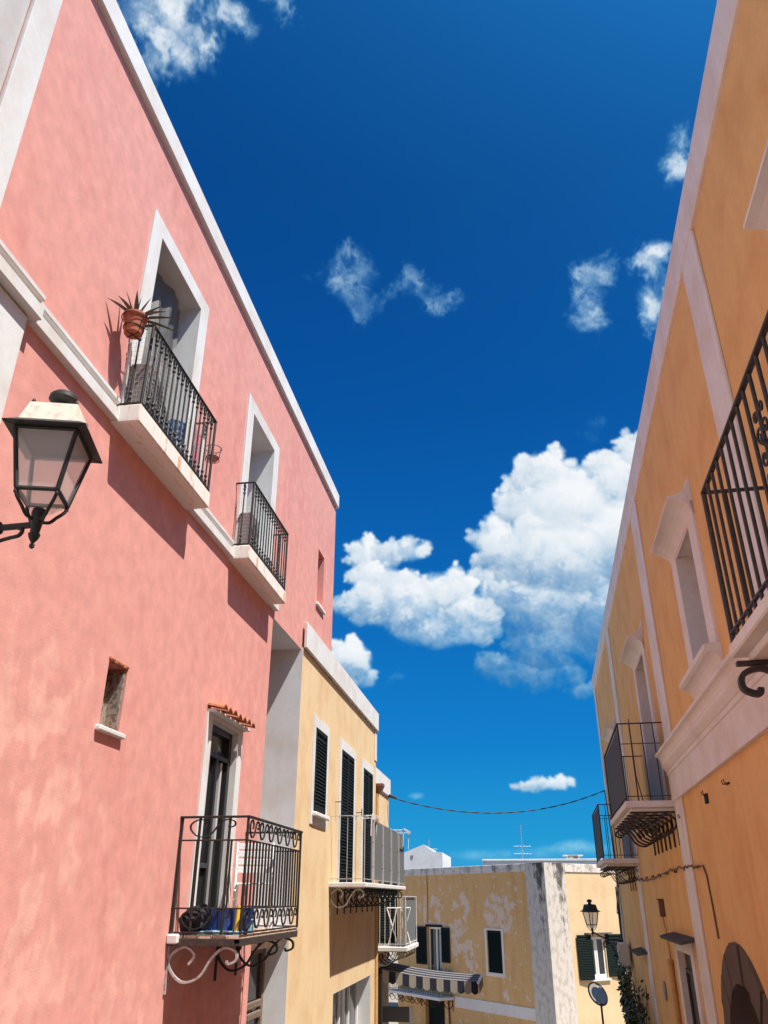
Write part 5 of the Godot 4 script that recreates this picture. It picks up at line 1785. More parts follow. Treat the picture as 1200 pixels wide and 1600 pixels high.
	for i in 12:
		cu2.quad(Vector3(-0.17 + 0.015 * sin(i * 2.0), -2.4, -2.6 + i * 0.03), Vector3(-0.17 + 0.015 * sin((i + 1) * 2.0), -2.4, -2.57 + i * 0.03), Vector3(-0.17, -1.25, -2.57 + i * 0.045), Vector3(-0.17, -1.25, -2.6 + i * 0.045), Vector3.RIGHT)
	part(w2, "curtain", cu2, M.curtain_cloth)
	var sa := shutter(h, 0.0, 0.62, -2.52, -1.15, 0.0, M.green_shutter_paint, 0.05, true, Vector3(0.07, 0, -1.22), PI / 2 - 0.12)
	sa.set_meta("label", "open green shutter left of the bright window")
	shutter(h, 0.0, 0.72, -2.47, -1.15, 0.0, M.green_shutter_paint, 0.05, true, Vector3(0.03, 0, -2.66), PI / 2 - 0.1)
	var hd := MB.new()
	hd.cbox(Vector3(0.0, -1.13, -2.85), Vector3(0.2, -1.09, -1.65), 0.006)
	part(h, "window_head", hd, M.slate)
	# rain lead down the long face
	var rl := MB.new()
	rl.tube([Vector3(-7.2, 0.86, 0.015), Vector3(-7.18, 0.2, 0.015), Vector3(-7.2, -0.9, 0.015)], 0.012, 4)
	part(h, "wall_cable", rl, M.cable_brown)
	rl = MB.new()
	rl.tube([Vector3(-5.9, -3.5, 0.03), Vector3(-5.85, -4.5, 0.03), Vector3(-5.9, -6.0, 0.03)], 0.035, 6)
	part(h, "drainpipe", rl, M.cable_brown)


# ---------------------------------------------------------------- lamps
func lantern(t: Node3D, m: Material, cap: Material, glass: Material) -> void:   # eave at y = 0, square to the thing's axes
	var fr := MB.new()
	var tops := []
	var bots := []
	for c in [[-1, -1], [1, -1], [1, 1], [-1, 1]]:
		tops.append(Vector3(c[0] * 0.152, -0.012, c[1] * 0.152))
		bots.append(Vector3(c[0] * 0.1, -0.335, c[1] * 0.1))
	for i in 4:
		var j := (i + 1) % 4
		fr.tube([tops[i], bots[i]], 0.0135, 4)
		fr.tube([tops[i], tops[j]], 0.012, 4)
		fr.tube([bots[i], bots[j]], 0.0125, 4)
	part(t, "frame", fr, m)
	for i in 4:
		var j := (i + 1) % 4
		var g := MB.new()
		var out: Vector3 = (tops[i] + tops[j]) * Vector3(1, 0, 1)
		g.quad(tops[i], tops[j], bots[j], bots[i], out)
		part(t, "pane", g, glass)
	var cup := MB.new()
	for i in 4:
		var j := (i + 1) % 4
		var a: Vector3 = bots[i]
		var b: Vector3 = bots[j]
		var lo := Vector3(0.5, 1, 0.5)
		cup.quad(a, b, b * lo - Vector3(0, 0.075, 0), a * lo - Vector3(0, 0.075, 0), (a + b) * Vector3(1, 0, 1) + Vector3.DOWN)
	part(t, "pane", cup, glass)
	var roof := MB.new()
	roof.frustum(Vector3.ZERO, 0.205, -0.006, 0.207, 0.0)
	roof.frustum(Vector3.ZERO, 0.207, 0.0, 0.15, 0.045)
	for i in 4:   # hanging skirt under the eave
		var p: Vector3 = tops[i]
		roof.tube([p + Vector3(0, 0.01, 0), Vector3(p.x * 1.32, -0.004, p.z * 1.32)], 0.007, 4)
	part(t, "eave", roof, m)
	var sk := MB.new()
	sk.frustum(Vector3.ZERO, 0.15, 0.045, 0.122, 0.165)
	sk.frustum(Vector3.ZERO, 0.122, 0.165, 0.08, 0.185)
	part(t, "cap", sk, cap)
	var fin := MB.new()
	fin.lathe([Vector2(0.055, 0.185), Vector2(0.05, 0.205), Vector2(0.034, 0.215), Vector2(0.034, 0.232), Vector2(0.058, 0.242), Vector2(0.076, 0.258), Vector2(0.074, 0.278), Vector2(0.054, 0.3), Vector2(0.02, 0.312), Vector2(0.0, 0.314)], Vector3.ZERO, 20)
	part(t, "finial", fin, m)
	for i in 4:
		var p: Vector3 = tops[i]
		var kn := MB.new()
		kn.lathe([Vector2(0.008, 0.15), Vector2(0.012, 0.175), Vector2(0.006, 0.19), Vector2(0.0, 0.195)], Vector3(p.x * 0.72, 0.0, p.z * 0.72), 6)
		part(t, "knob", kn, m)
	var arms := MB.new()
	for i in 4:
		var b: Vector3 = bots[i]
		arms.tube(smooth_path([b + Vector3(0, -0.005, 0), b * Vector3(0.93, 1, 0.93) + Vector3(0, -0.04, 0), b * Vector3(0.66, 1, 0.66) + Vector3(0, -0.085, 0), b * Vector3(0.42, 1, 0.42) + Vector3(0, -0.125, 0), Vector3(0, -0.47, 0)], 3), 0.0095, 5)
		arms.lathe([Vector2(0, -0.37), Vector2(0.01, -0.36), Vector2(0.01, -0.345), Vector2(0.0, -0.335)], Vector3(b.x, 0, b.z), 6)
	part(t, "cradle", arms, m)
	var stem := MB.new()
	stem.lathe([Vector2(0.0, -0.625), Vector2(0.013, -0.615), Vector2(0.013, -0.6), Vector2(0.007, -0.593), Vector2(0.024, -0.565), Vector2(0.03, -0.545), Vector2(0.022, -0.535), Vector2(0.026, -0.5), Vector2(0.03, -0.47), Vector2(0.036, -0.43), Vector2(0.03, -0.405), Vector2(0.0, -0.4)], Vector3.ZERO, 14)
	part(t, "stem", stem, m)


func lamps() -> void:
	var at := Vector3(-2.29, 2.18, -3.26)
	var t := thing("wall_lantern", "large black iron street lantern with frosted panes and pale dirty cap before the pink wall", "street lamp", at, deg_to_rad(15.3), "wall lanterns")
	lantern(t, M.black_iron, M.lamp_cap_paint, M.frosted_glass)
	var arm := MB.new()
	var away := Vector3(-1, 0, 0).rotated(Vector3.UP, deg_to_rad(-15.3))
	var y := -0.49
	var end := away * 0.86 + Vector3(0, y - 0.02, 0)
	arm.tube([Vector3(0, y, 0), end], 0.017, 8)
	for k in [0.2, 0.22, 0.25]:
		arm.tube([away * k + Vector3(0, y - k * 0.024, 0), away * (k + 0.012) + Vector3(0, y - k * 0.024, 0)], 0.034 if k != 0.22 else 0.04, 10)
	arm.tube([away * 0.262 + Vector3(0, y - 0.006, 0), end], 0.026, 8)
	var sc := []
	for p in [[0.1, -0.03], [0.07, -0.045], [0.085, -0.075], [0.13, -0.085], [0.19, -0.1], [0.235, -0.125], [0.24, -0.16], [0.21, -0.17], [0.195, -0.15], [0.21, -0.135]]:
		sc.append(away * p[0] + Vector3(0, y + p[1] + 0.02, 0))
	arm.tube(smooth_path(sc, 4), 0.011, 6)
	var big := []
	for i in 30:
		var a := i / 29.0
		big.append(away * lerpf(0.3, 0.84, a) + Vector3(0, y - 0.04 - 0.32 * a * a, 0))
	arm.tube(big, 0.012, 6)
	part(t, "bracket", arm, M.black_iron)
	var plate := MB.new()
	plate.cbox(Vector3(-0.02, -0.22, -0.04), Vector3(0.02, 0.1, 0.04), 0.006)
	var pl := part(t, "wall_plate", plate, M.black_iron)
	pl.position = end + Vector3(0, -0.12, 0) - away * 0.012
	pl.rotation.y = deg_to_rad(-15.3)
	# the lantern at the far corner of the orange house
	var t2 := thing("wall_lantern", "small black street lantern with domed cap on a scrolled bracket before the ochre corner house", "street lamp", Vector3(1.93, -0.33, -25.5), 0.5, "wall lanterns")
	lantern(t2, M.black_iron, M.black_iron, M.frosted_glass)
	var dome := MB.new()
	dome.lathe([Vector2(0.19, 0.01), Vector2(0.175, 0.06), Vector2(0.14, 0.12), Vector2(0.09, 0.165), Vector2(0.05, 0.185), Vector2(0.04, 0.22), Vector2(0.07, 0.26), Vector2(0.05, 0.3), Vector2(0.0, 0.31)], Vector3.ZERO, 16)
	part(t2, "dome", dome, M.black_iron)
	var arm2 := MB.new()
	var to: Vector3 = (right_point(25.45, -1.1, 0.0) - t2.position).rotated(Vector3.UP, -0.5)
	arm2.tube(smooth_path([Vector3(0, -0.5, 0), to * Vector3(0.25, 0, 0.25) + Vector3(0, -0.62, 0), to * Vector3(0.6, 0, 0.6) + Vector3(0, -0.7, 0), to * Vector3(1, 0, 1) + Vector3(0, -0.7, 0)], 5), 0.02, 6)
	var ctrl := []
	for p in SCROLL:
		ctrl.append(to * Vector3(1.0 - p[0] * 0.7, 0, 1.0 - p[0] * 0.7) + Vector3(0, -0.72 - p[1] * 0.36, 0))
	arm2.tube(smooth_path(ctrl, 4), 0.018, 6)
	part(t2, "bracket", arm2, M.black_iron)
	# a small bulkhead lamp on the orange wall
	var t3 := thing("wall_light", "small brown box lamp on the orange wall above the pipe", "wall light", right_point(15.75, -0.15, 0.0), -PI / 2 - TURN_RIGHT)
	var bx := MB.new()
	bx.cbox(Vector3(-0.06, -0.13, 0.0), Vector3(0.06, 0.13, 0.09), 0.015)
	bx.cbox(Vector3(-0.07, 0.13, 0.0), Vector3(0.07, 0.15, 0.11), 0.006)
	part(t3, "housing", bx, M.cable_brown)
	var gl := MB.new()
	gl.cbox(Vector3(-0.045, -0.1, 0.09), Vector3(0.045, 0.1, 0.098), 0.003)
	part(t3, "glass", gl, M.frosted_glass)


# ---------------------------------------------------------------- things on the balconies
func blade(mb: MB, root: Vector3, dir: Vector3, length: float, width: float, bend: float) -> void:
	var side := dir.cross(Vector3.UP).normalized() * width
	if side.length() < 1e-4:
		side = Vector3.RIGHT * width
	var n := 7
	for i in n:
		var a := float(i) / n
		var b := float(i + 1) / n
		var p := root + dir * length * a - Vector3.UP * bend * a * a
		var q := root + dir * length * b - Vector3.UP * bend * b * b
		var wa := (0.55 + 0.45 * sin(minf(a * 3.0, PI / 2))) * (1.0 - pow(a, 1.6))
		var wb := (0.55 + 0.45 * sin(minf(b * 3.0, PI / 2))) * (1.0 - pow(b, 1.6))
		var up := side.cross(dir).normalized() * width * 0.5
		mb.quad(p - side * wa + up * wa, p, q, q - side * wb + up * wb, Vector3.UP)
		mb.quad(p, p + side * wa + up * wa, q + side * wb + up * wb, q, Vector3.UP)
		mb.quad(p - side * wa + up * wa * 0.6, p - up * wa * 0.5, q - up * wb * 0.5, q - side * wb + up * wb * 0.6, Vector3.DOWN)
		mb.quad(p - up * wa * 0.5, p + side * wa + up * wa * 0.6, q + side * wb + up * wb * 0.6, q - up * wb * 0.5, Vector3.DOWN)


func on_pink(s: float, y: float, out: float) -> Vector3:
	return Vector3(-3.2 + out, y, -s)


func cloth_mesh(w: float, h: float, folds: float, depth: float, seed_: int) -> MB:   # a cloth hung over a bar, falling in front along y
	var mb := MB.new()
	var nx := 14
	var ny := 10
	var r := RandomNumberGenerator.new()
	r.seed = seed_
	var ph := r.randf() * 6.0
	var pt := func(i: int, j: int) -> Vector3:
		var u := float(i) / nx - 0.5
		var v := float(j) / ny
		return Vector3(u * w * (1.0 - 0.15 * v), -v * h * (1.0 + 0.1 * sin(u * 7.0 + ph)), depth * sin(u * folds + ph + v) * (0.3 + v))
	for i in nx:
		for j in ny:
			mb.quad(pt.call(i, j), pt.call(i + 1, j), pt.call(i + 1, j + 1), pt.call(i, j + 1), Vector3.BACK)
	return mb


func balcony_things() -> void:
	# hanging pot with an agave
	var t := thing("potted_agave", "terracotta pot with spiky agave hung in a ring from the balcony railing", "plant pot", on_pink(5.06, 4.43, 0.17))
	t.scale = Vector3.ONE * 0.88
	var pot := MB.new()
	pot.lathe([Vector2(0.0, 0.0), Vector2(0.082, 0.0), Vector2(0.086, 0.006), Vector2(0.108, 0.185), Vector2(0.122, 0.19), Vector2(0.124, 0.225), Vector2(0.116, 0.228), Vector2(0.106, 0.2), Vector2(0.0, 0.195)], Vector3.ZERO, 24)
	part(t, "pot", pot, M.terracotta)
	var soil := MB.new()
	soil.lathe([Vector2(0.105, 0.203), Vector2(0.05, 0.21), Vector2(0.0, 0.212)], Vector3.ZERO, 14)
	part(t, "soil", soil, M.soil)
	var ring := MB.new()
	for y in [0.19, 0.07]:
		var p := []
		for i in 25:
			p.append(Vector3(cos(TAU * i / 24.0), 0, sin(TAU * i / 24.0)) * (0.132 if y > 0.1 else 0.1) + Vector3(0, y, 0))
		ring.tube(p, 0.005, 5, false)
	for k in 4:
		var a := TAU * k / 4.0 + 0.4
		ring.tube([Vector3(cos(a) * 0.132, 0.19, sin(a) * 0.132), Vector3(cos(a) * 0.1, 0.07, sin(a) * 0.1), Vector3(cos(a) * 0.08, -0.006, sin(a) * 0.08), Vector3(0, -0.008, 0)], 0.0045, 5)
	ring.tube([Vector3(0.02, 0.19, -0.13), Vector3(0.03, 0.22, -0.2), Vector3(0.03, 0.27, -0.22)], 0.006, 5)
	part(t, "ring_holder", ring, M.black_iron)
	var leaves := [[Vector3(-0.35, 1.0, 0.1), 0.3, 0.0], [Vector3(0.3, 0.95, -0.15), 0.26, 0.0], [Vector3(0.5, 0.7, -0.3), 0.3, 0.03], [Vector3(0.75, 0.5, -0.55), 0.36, 0.05], [Vector3(0.6, 0.32, -0.75), 0.38, 0.08], [Vector3(-0.5, 0.4, 0.75), 0.26, 0.08], [Vector3(-0.2, 0.55, 0.85), 0.24, 0.1], [Vector3(0.2, 0.8, 0.5), 0.24, 0.05], [Vector3(-0.7, 0.5, -0.3), 0.2, 0.06], [Vector3(0.05, 1.0, -0.05), 0.24, 0.0], [Vector3(0.85, 0.25, 0.1), 0.28, 0.1]]
	for l in leaves:
		var mb := MB.new()
		blade(mb, Vector3(0, 0.2, 0) + l[0] * Vector3(0.03, 0, 0.03), l[0].normalized(), l[1] * 1.3, 0.029, l[2])
		part(t, "leaf", mb, M.agave_leaf)
	# empty ring at the other end of the railing
	var e := thing("pot_ring", "empty wire pot ring with a shallow saucer at the railing's end", "pot holder", on_pink(7.02, 4.28, 0.2))
	var er := MB.new()
	for y in [0.0, 0.14]:
		var p := []
		for i in 21:
			p.append(Vector3(cos(TAU * i / 20.0), 0, sin(TAU * i / 20.0)) * (0.075 + 0.1 * y) + Vector3(0, y, 0))
		er.tube(p, 0.004, 5, false)
	for k in 4:
		var a := TAU * k / 4.0
		er.tube([Vector3(cos(a) * 0.089, 0.14, sin(a) * 0.089), Vector3(cos(a) * 0.075, 0, sin(a) * 0.075)], 0.004, 5)
	part(e, "ring", er, M.black_iron)
	var sa := MB.new()
	sa.lathe([Vector2(0.0, 0.002), Vector2(0.06, 0.002), Vector2(0.072, 0.03), Vector2(0.068, 0.03), Vector2(0.056, 0.01), Vector2(0.0, 0.01)], Vector3.ZERO, 18)
	part(e, "saucer", sa, M.terracotta)
	# grey air-conditioning units standing on both slabs
	for q in [[5.58, "dark grey air conditioner with a yellow rag on top, on the balcony with the agave", true], [8.62, "dark grey air conditioner on the balcony without flower pots", false]]:
		var u := thing("air_conditioner", q[1], "air conditioner", on_pink(q[0], 3.835, 0.115), PI / 2, "air conditioners on the pink house")
		var hw: float = 0.22 if q[2] else 0.16
		var bx := MB.new()
		bx.cbox(Vector3(-hw, 0.06, -0.09), Vector3(hw, 0.52, 0.075), 0.015)
		for x in [-hw * 0.7, hw * 0.7]:
			bx.box(Vector3(x - 0.02, 0.0, -0.07), Vector3(x + 0.02, 0.06, 0.06))
		part(u, "casing", bx, M.unit_grey)
		var gr := MB.new()
		for k in 5:
			var p := []
			for i in 21:
				p.append(Vector3(cos(TAU * i / 20.0), sin(TAU * i / 20.0), 0) * (0.03 + 0.035 * k) * (hw / 0.22) + Vector3(0.0, 0.28, 0.08))
			gr.tube(p, 0.003, 4, false)
		part(u, "fan_grille", gr, M.unit_dark)
		var hose := MB.new()
		hose.tube(smooth_path([Vector3(hw, 0.4, 0.02), Vector3(hw + 0.1, 0.36, 0.03), Vector3(hw + 0.13, 0.2, 0.02), Vector3(hw + 0.05, 0.05, 0.0), Vector3(hw + 0.1, 0.01, -0.05)], 5), 0.012, 6)
		part(u, "hose", hose, M.unit_dark)
		if q[2]:
			var rag := thing("yellow_rag", "crumpled yellow rag lying on the air conditioner", "rag", on_pink(5.58, 4.36, 0.115), PI / 2)
			var rg := MB.new()
			rg.lathe([Vector2(0.11, 0.0), Vector2(0.12, 0.02), Vector2(0.08, 0.045), Vector2(0.03, 0.055), Vector2(0.0, 0.04)], Vector3.ZERO, 9, Vector3(1.1, 1, 0.6))
			part(rag, "cloth", rg, M.plastic_yellow)
	var bk := thing("blue_bucket", "blue plastic basket standing behind the forged balusters", "bucket", on_pink(6.22, 3.835, 0.12))
	var bm := MB.new()
	bm.lathe([Vector2(0.0, 0.14), Vector2(0.075, 0.14), Vector2(0.095, 0.38), Vector2(0.1, 0.385), Vector2(0.1, 0.4), Vector2(0.09, 0.4), Vector2(0.072, 0.16), Vector2(0.0, 0.16)], Vector3.ZERO, 18)
	for k in 3:
		bm.lathe([Vector2(0.083 + k * 0.006, 0.2 + k * 0.06), Vector2(0.092 + k * 0.006, 0.205 + k * 0.06), Vector2(0.092 + k * 0.006, 0.225 + k * 0.06), Vector2(0.085 + k * 0.006, 0.23 + k * 0.06)], Vector3.ZERO, 18)
	part(bk, "tub", bm, M.plastic_blue)
	var st := MB.new()
	st.cbox(Vector3(-0.09, 0.0, -0.1), Vector3(0.09, 0.138, 0.1), 0.01)
	part(bk, "stand", st, M.plastic_white)
	for c in [[6.47, "cloth_white", "white cloth hung on the balcony railing beside the pink cloth", 0.22], [6.66, "cloth_pink", "faded pink cloth hung inside the balcony railing", 0.2], [6.8, "cloth_white", "narrow white cloth at the corner post of the balcony railing", 0.1]]:
		var o := single("hanging_cloth", c[2], "laundry", cloth_mesh(c[3], 0.55, 16.0, 0.018, int(c[0] * 100)), M[c[1]], "laundry on the upper balcony")
		o.position = on_pink(c[0], 4.42, 0.17)
		o.rotation.y = PI / 2
	# lower balcony
	var bag := MB.new()
	var bn := FastNoiseLite.new()
	bn.seed = 4
	bn.frequency = 3.2
	var rim := func(i: int, j: int) -> Vector3:
		var v := j / 12.0
		var a := TAU * i / 20.0
		var d := Vector3(cos(a) * sin(PI * v), -cos(PI * v), sin(a) * sin(PI * v))
		var k := 1.0 + 0.55 * bn.get_noise_3dv(d * 1.3) + 0.3 * bn.get_noise_3dv(d * 4.0)
		return d * k * Vector3(0.14, 0.13 if d.y < 0 else 0.1, 0.11) + Vector3(0.03 * d.y, -0.11, 0)
	for i in 20:
		for j in 12:
			var q := [rim.call(i, j), rim.call(i + 1, j), rim.call(i + 1, j + 1), rim.call(i, j + 1)]
			var f: Vector3 = q[0] + q[2] + Vector3(0, 0.22, 0)
			bag.tri(q[0], q[1], q[2], f)
			bag.tri(q[0], q[2], q[3], f)
	var bg := single("black_bag", "black cloth bag slumped against the lower balcony's rail", "bag", bag, M.cloth_black)
	bg.position = on_pink(7.84, -0.06, 0.2)
	bg.rotation.y = 0.5
	var bc := single("blue_cloth", "dark blue cloth hung low across the lower balcony", "laundry", cloth_mesh(0.62, 0.2, 13.0, 0.03, 9), M.cloth_blue)
	bc.position = on_pink(7.9, -0.09, 0.42)
	bc.rotation.y = 0.1
	var bd := MB.new()
	bd.cbox(Vector3(-0.28, 0.0, -0.07), Vector3(0.28, 0.03, 0.07), 0.006)
	var board := single("blue_board", "pale blue board lying on the lower balcony's planks", "board", bd, M.cloth_pale_blue)
	board.position = on_pink(7.86, -0.303, 0.36)
	var yb := MB.new()
	yb.tube([Vector3(0, 0, 0), Vector3(0.01, 0.24, -0.01)], 0.02, 8)
	var yp := single("yellow_tube", "short yellow tube standing in the lower balcony's corner", "tube", yb, M.plastic_yellow)
	yp.position = on_pink(7.83, -0.303, 0.6)
	var pb := MB.new()
	pb.cbox(Vector3(-0.11, 0.0, -0.15), Vector3(0.11, 0.12, 0.15), 0.02)
	var box := single("pale_blue_box", "pale blue plastic box behind the lower balcony's balusters", "box", pb, M.cloth_pale_blue)
	box.position = on_pink(8.15, -0.303, 0.52)
	# white folding chair
	var ch := thing("white_chair", "white slatted folding chair on the lower balcony", "chair", on_pink(9.05, -0.303, 0.36), 0.35)
	for x in [-0.2, 0.2]:
		for q in [[Vector3(x, 0, 0.18), Vector3(x, 0.86, -0.2)], [Vector3(x * 0.9, 0, -0.2), Vector3(x * 0.9, 0.44, 0.2)]]:
			var l := MB.new()
			l.tube([q[0], q[1]], 0.014, 6)
			part(ch, "leg", l, M.plastic_white)
	for i in 5:
		var sl := MB.new()
		sl.cbox(Vector3(-0.19, 0.43, -0.17 + i * 0.075), Vector3(0.19, 0.447, -0.11 + i * 0.075), 0.004)
		part(ch, "seat_slat", sl, M.plastic_white)
	for i in 4:
		var sl := MB.new()
		var yy := 0.55 + i * 0.08
		sl.cbox(Vector3(-0.19, yy, -0.075 - (yy - 0.55) * 0.44), Vector3(0.19, yy + 0.06, -0.06 - (yy - 0.55) * 0.44), 0.004)
		part(ch, "back_slat", sl, M.plastic_white)
	# drying frames on the yellow balconies
	for q in [[Vector3(-3.17, 1.3, -14.9), 0.55, 0.5, "white wire clothes airer hooked over the long balcony's near rail"], [Vector3(-3.17, 1.3, -18.3), 0.9, 0.62, "white wire clothes airer hooked over the long balcony's far rail"]]:
		var a := thing("clothes_airer", q[3], "clothes airer", q[0], PI / 2, "clothes airers")
		var w := MB.new()
		for k in 2:
			w.tube(smooth_path([Vector3(0, -0.3, 0.1 + q[2]), Vector3(0, 0.04 - k * 0.03, 0.12 + q[2]), Vector3(0.06, 0.05 - k * 0.03, 0.16 + q[2]), Vector3(q[1] - 0.06, 0.05 - k * 0.03, 0.16 + q[2]), Vector3(q[1], 0.04 - k * 0.03, 0.12 + q[2]), Vector3(q[1], -0.3, 0.1 + q[2])], 4), 0.009, 5)
		part(a, "frame", w, M.plastic_white)
		var l := MB.new()
		for k in 4:
			l.tube([Vector3(0.0, 0.04, 0.0 + q[2] - k * 0.09), Vector3(q[1], 0.04, q[2] - k * 0.09)], 0.006, 5)
		for x in [0.0, q[1]]:
			l.tube([Vector3(x, 0.04, 0.14 + q[2]), Vector3(x, 0.04, q[2] - 0.3)], 0.007, 5)
		part(a, "line", l, M.plastic_white)
	var rk := thing("folding_rack", "white folding drying rack standing on the small screened balcony", "clothes airer", Vector3(-3.0, -0.985, -20.25), 0.0)
	for s in [-1.0, 1.0]:
		var l := MB.new()
		l.tube([Vector3(0.0 - s * 0.12 + 0.05, 0, 0), Vector3(0.12 * s + 0.02, 0.78, 0)], 0.014, 6)
		l.tube([Vector3(0.3 - s * 0.12, 0, -0.3), Vector3(0.12 * s + 0.3, 0.78, -0.3)], 0.014, 6)
		part(rk, "leg", l, M.plastic_white)
	var tp := MB.new()
	tp.tube([Vector3(-0.1, 0.78, 0), Vector3(0.42, 0.78, -0.05)], 0.013, 6)
	tp.tube([Vector3(-0.1, 0.78, -0.3), Vector3(0.42, 0.78, -0.3)], 0.013, 6)
	part(rk, "top_bar", tp, M.plastic_white)


# ---------------------------------------------------------------- across the street and far off
func awning() -> void:
	var t := thing("striped_awning", "navy and cream striped awning with scalloped valance below the small balcony", "awning", Vector3(-3.35, -1.42, -20.2))
	var reach := 2.3
	var fall := 0.24
	var long := 2.0
	var n := 15
	for i in n:
		var mb := MB.new()
		var a := -long * i / n
		var b := -long * (i + 1) / n
		for k in 6:
			var u := k / 6.0
			var v := (k + 1) / 6.0
			var sa := -fall * u - 0.05 * sin(PI * u)
			var sb := -fall * v - 0.05 * sin(PI * v)
			mb.quad(Vector3(reach * u, sa, a), Vector3(reach * v, sb, a), Vector3(reach * v, sb, b), Vector3(reach * u, sa, b), Vector3.UP)
		part(t, "fabric_stripe", mb, M.awning_navy if i % 4 != 1 else M.awning_cream)
	var m := 15
	for i in m:   # the side valance towards the eye
		var mb := MB.new()
		for k in 6:
			var u := (i + k / 6.0) / m
			var v := (i + (k + 1) / 6.0) / m
			var yu := -fall * u - 0.05 * sin(PI * u)
			var yv := -fall * v - 0.05 * sin(PI * v)
			var du := 0.2 + 0.045 * sin(PI * k / 6.0)
			var dv := 0.2 + 0.045 * sin(PI * (k + 1) / 6.0)
			mb.quad(Vector3(reach * u, yu, 0.004), Vector3(reach * v, yv, 0.004), Vector3(reach * v, yv - dv, 0.02), Vector3(reach * u, yu - du, 0.02), Vector3.BACK)
		part(t, "valance_scallop", mb, M.awning_navy if i % 2 == 0 else M.awning_cream)
	for i in n:
		var mb := MB.new()
		for k in 6:
			var u := long * (i + k / 6.0) / n
			var v := long * (i + (k + 1) / 6.0) / n
			mb.quad(Vector3(reach + 0.004, -fall, -u), Vector3(reach + 0.004, -fall, -v), Vector3(reach + 0.02, -fall - 0.2 - 0.045 * sin(PI * (k + 1) / 6.0), -v), Vector3(reach + 0.02, -fall - 0.2 - 0.045 * sin(PI * k / 6.0), -u), Vector3.RIGHT)
		part(t, "valance_scallop", mb, M.awning_navy if i % 2 == 0 else M.awning_cream)
	var fr := MB.new()
	fr.tube([Vector3(reach, -fall - 0.012, 0.03), Vector3(reach, -fall - 0.012, -long - 0.03)], 0.03, 8)
	fr.tube([Vector3(0.02, 0.02, 0.02), Vector3(0.02, 0.02, -long)], 0.05, 8)
	part(t, "bar", fr, M.white_iron)
	for z in [-0.15, -long + 0.15]:
		var arm := MB.new()
		arm.tube([Vector3(0.02, -0.3, z), Vector3(1.1, -0.22, z), Vector3(reach, -fall - 0.03, z)], 0.018, 6)
		part(t, "arm", arm, M.grey_iron)
	# a grey board with a white edge hung under the awning
	var sb := thing("shop_board", "blank grey board with a white end below the striped awning", "board", Vector3(-3.3, -2.35, -20.9))
	var b := MB.new()
	b.cbox(Vector3(0.0, -0.18, -0.05), Vector3(0.62, 0.12, 0.0), 0.008)
	part(sb, "panel", b, M.screen_grey)
	var w := MB.new()
	w.cbox(Vector3(0.62, -0.19, -0.06), Vector3(0.7, 0.13, 0.01), 0.008)
	part(sb, "end", w, M.plastic_white)


func cables() -> void:
	var a := Vector3(-3.33, 2.44, -21.9)
	var b := right_point(25.7, 2.92, 0.06)
	var mb := MB.new()
	for k in 2:
		var p := []
		for i in 61:
			var t := i / 60.0
			var q := a.lerp(b, t) - Vector3.UP * 0.52 * 4.0 * t * (1.0 - t)
			p.append(q + Vector3(0, cos(t * 60.0 + k * PI), sin(t * 60.0 + k * PI)) * 0.01)
		mb.tube(p, 0.009, 5)
	mb.tube([a + Vector3(0, 0.04, 0), a + Vector3(0.1, 0.02, 0.0), a + Vector3(0.25, -0.05, 0.0)], 0.03, 6)
	single("overhead_cable", "twisted black cable slung across the street between the houses", "cable", mb, M.cable_black)
	var c := MB.new()   # where it comes down the orange house
	c.tube(smooth_path([b, right_point(25.55, 2.8, 0.06), right_point(25.4, 2.2, 0.05), right_point(25.1, 1.2, 0.05), right_point(24.9, 0.4, 0.06), right_point(25.3, -0.3, 0.06), right_point(25.45, -1.5, 0.06), right_point(25.4, -4.0, 0.06)], 6), 0.016, 5)
	c.tube(smooth_path([right_point(24.2, 0.4, 0.06), right_point(24.6, 0.1, 0.12), right_point(25.0, -0.35, 0.15), right_point(25.4, -0.25, 0.08), right_point(25.5, 0.3, 0.07)], 6), 0.012, 5)
	c.tube(smooth_path([right_point(25.5, 0.3, 0.07), right_point(25.2, -0.8, 0.1), right_point(25.3, -1.4, 0.1)], 6), 0.02, 5)
	single("corner_cables", "loose dark cables running down the orange house's far corner", "cable", c, M.cable_black)


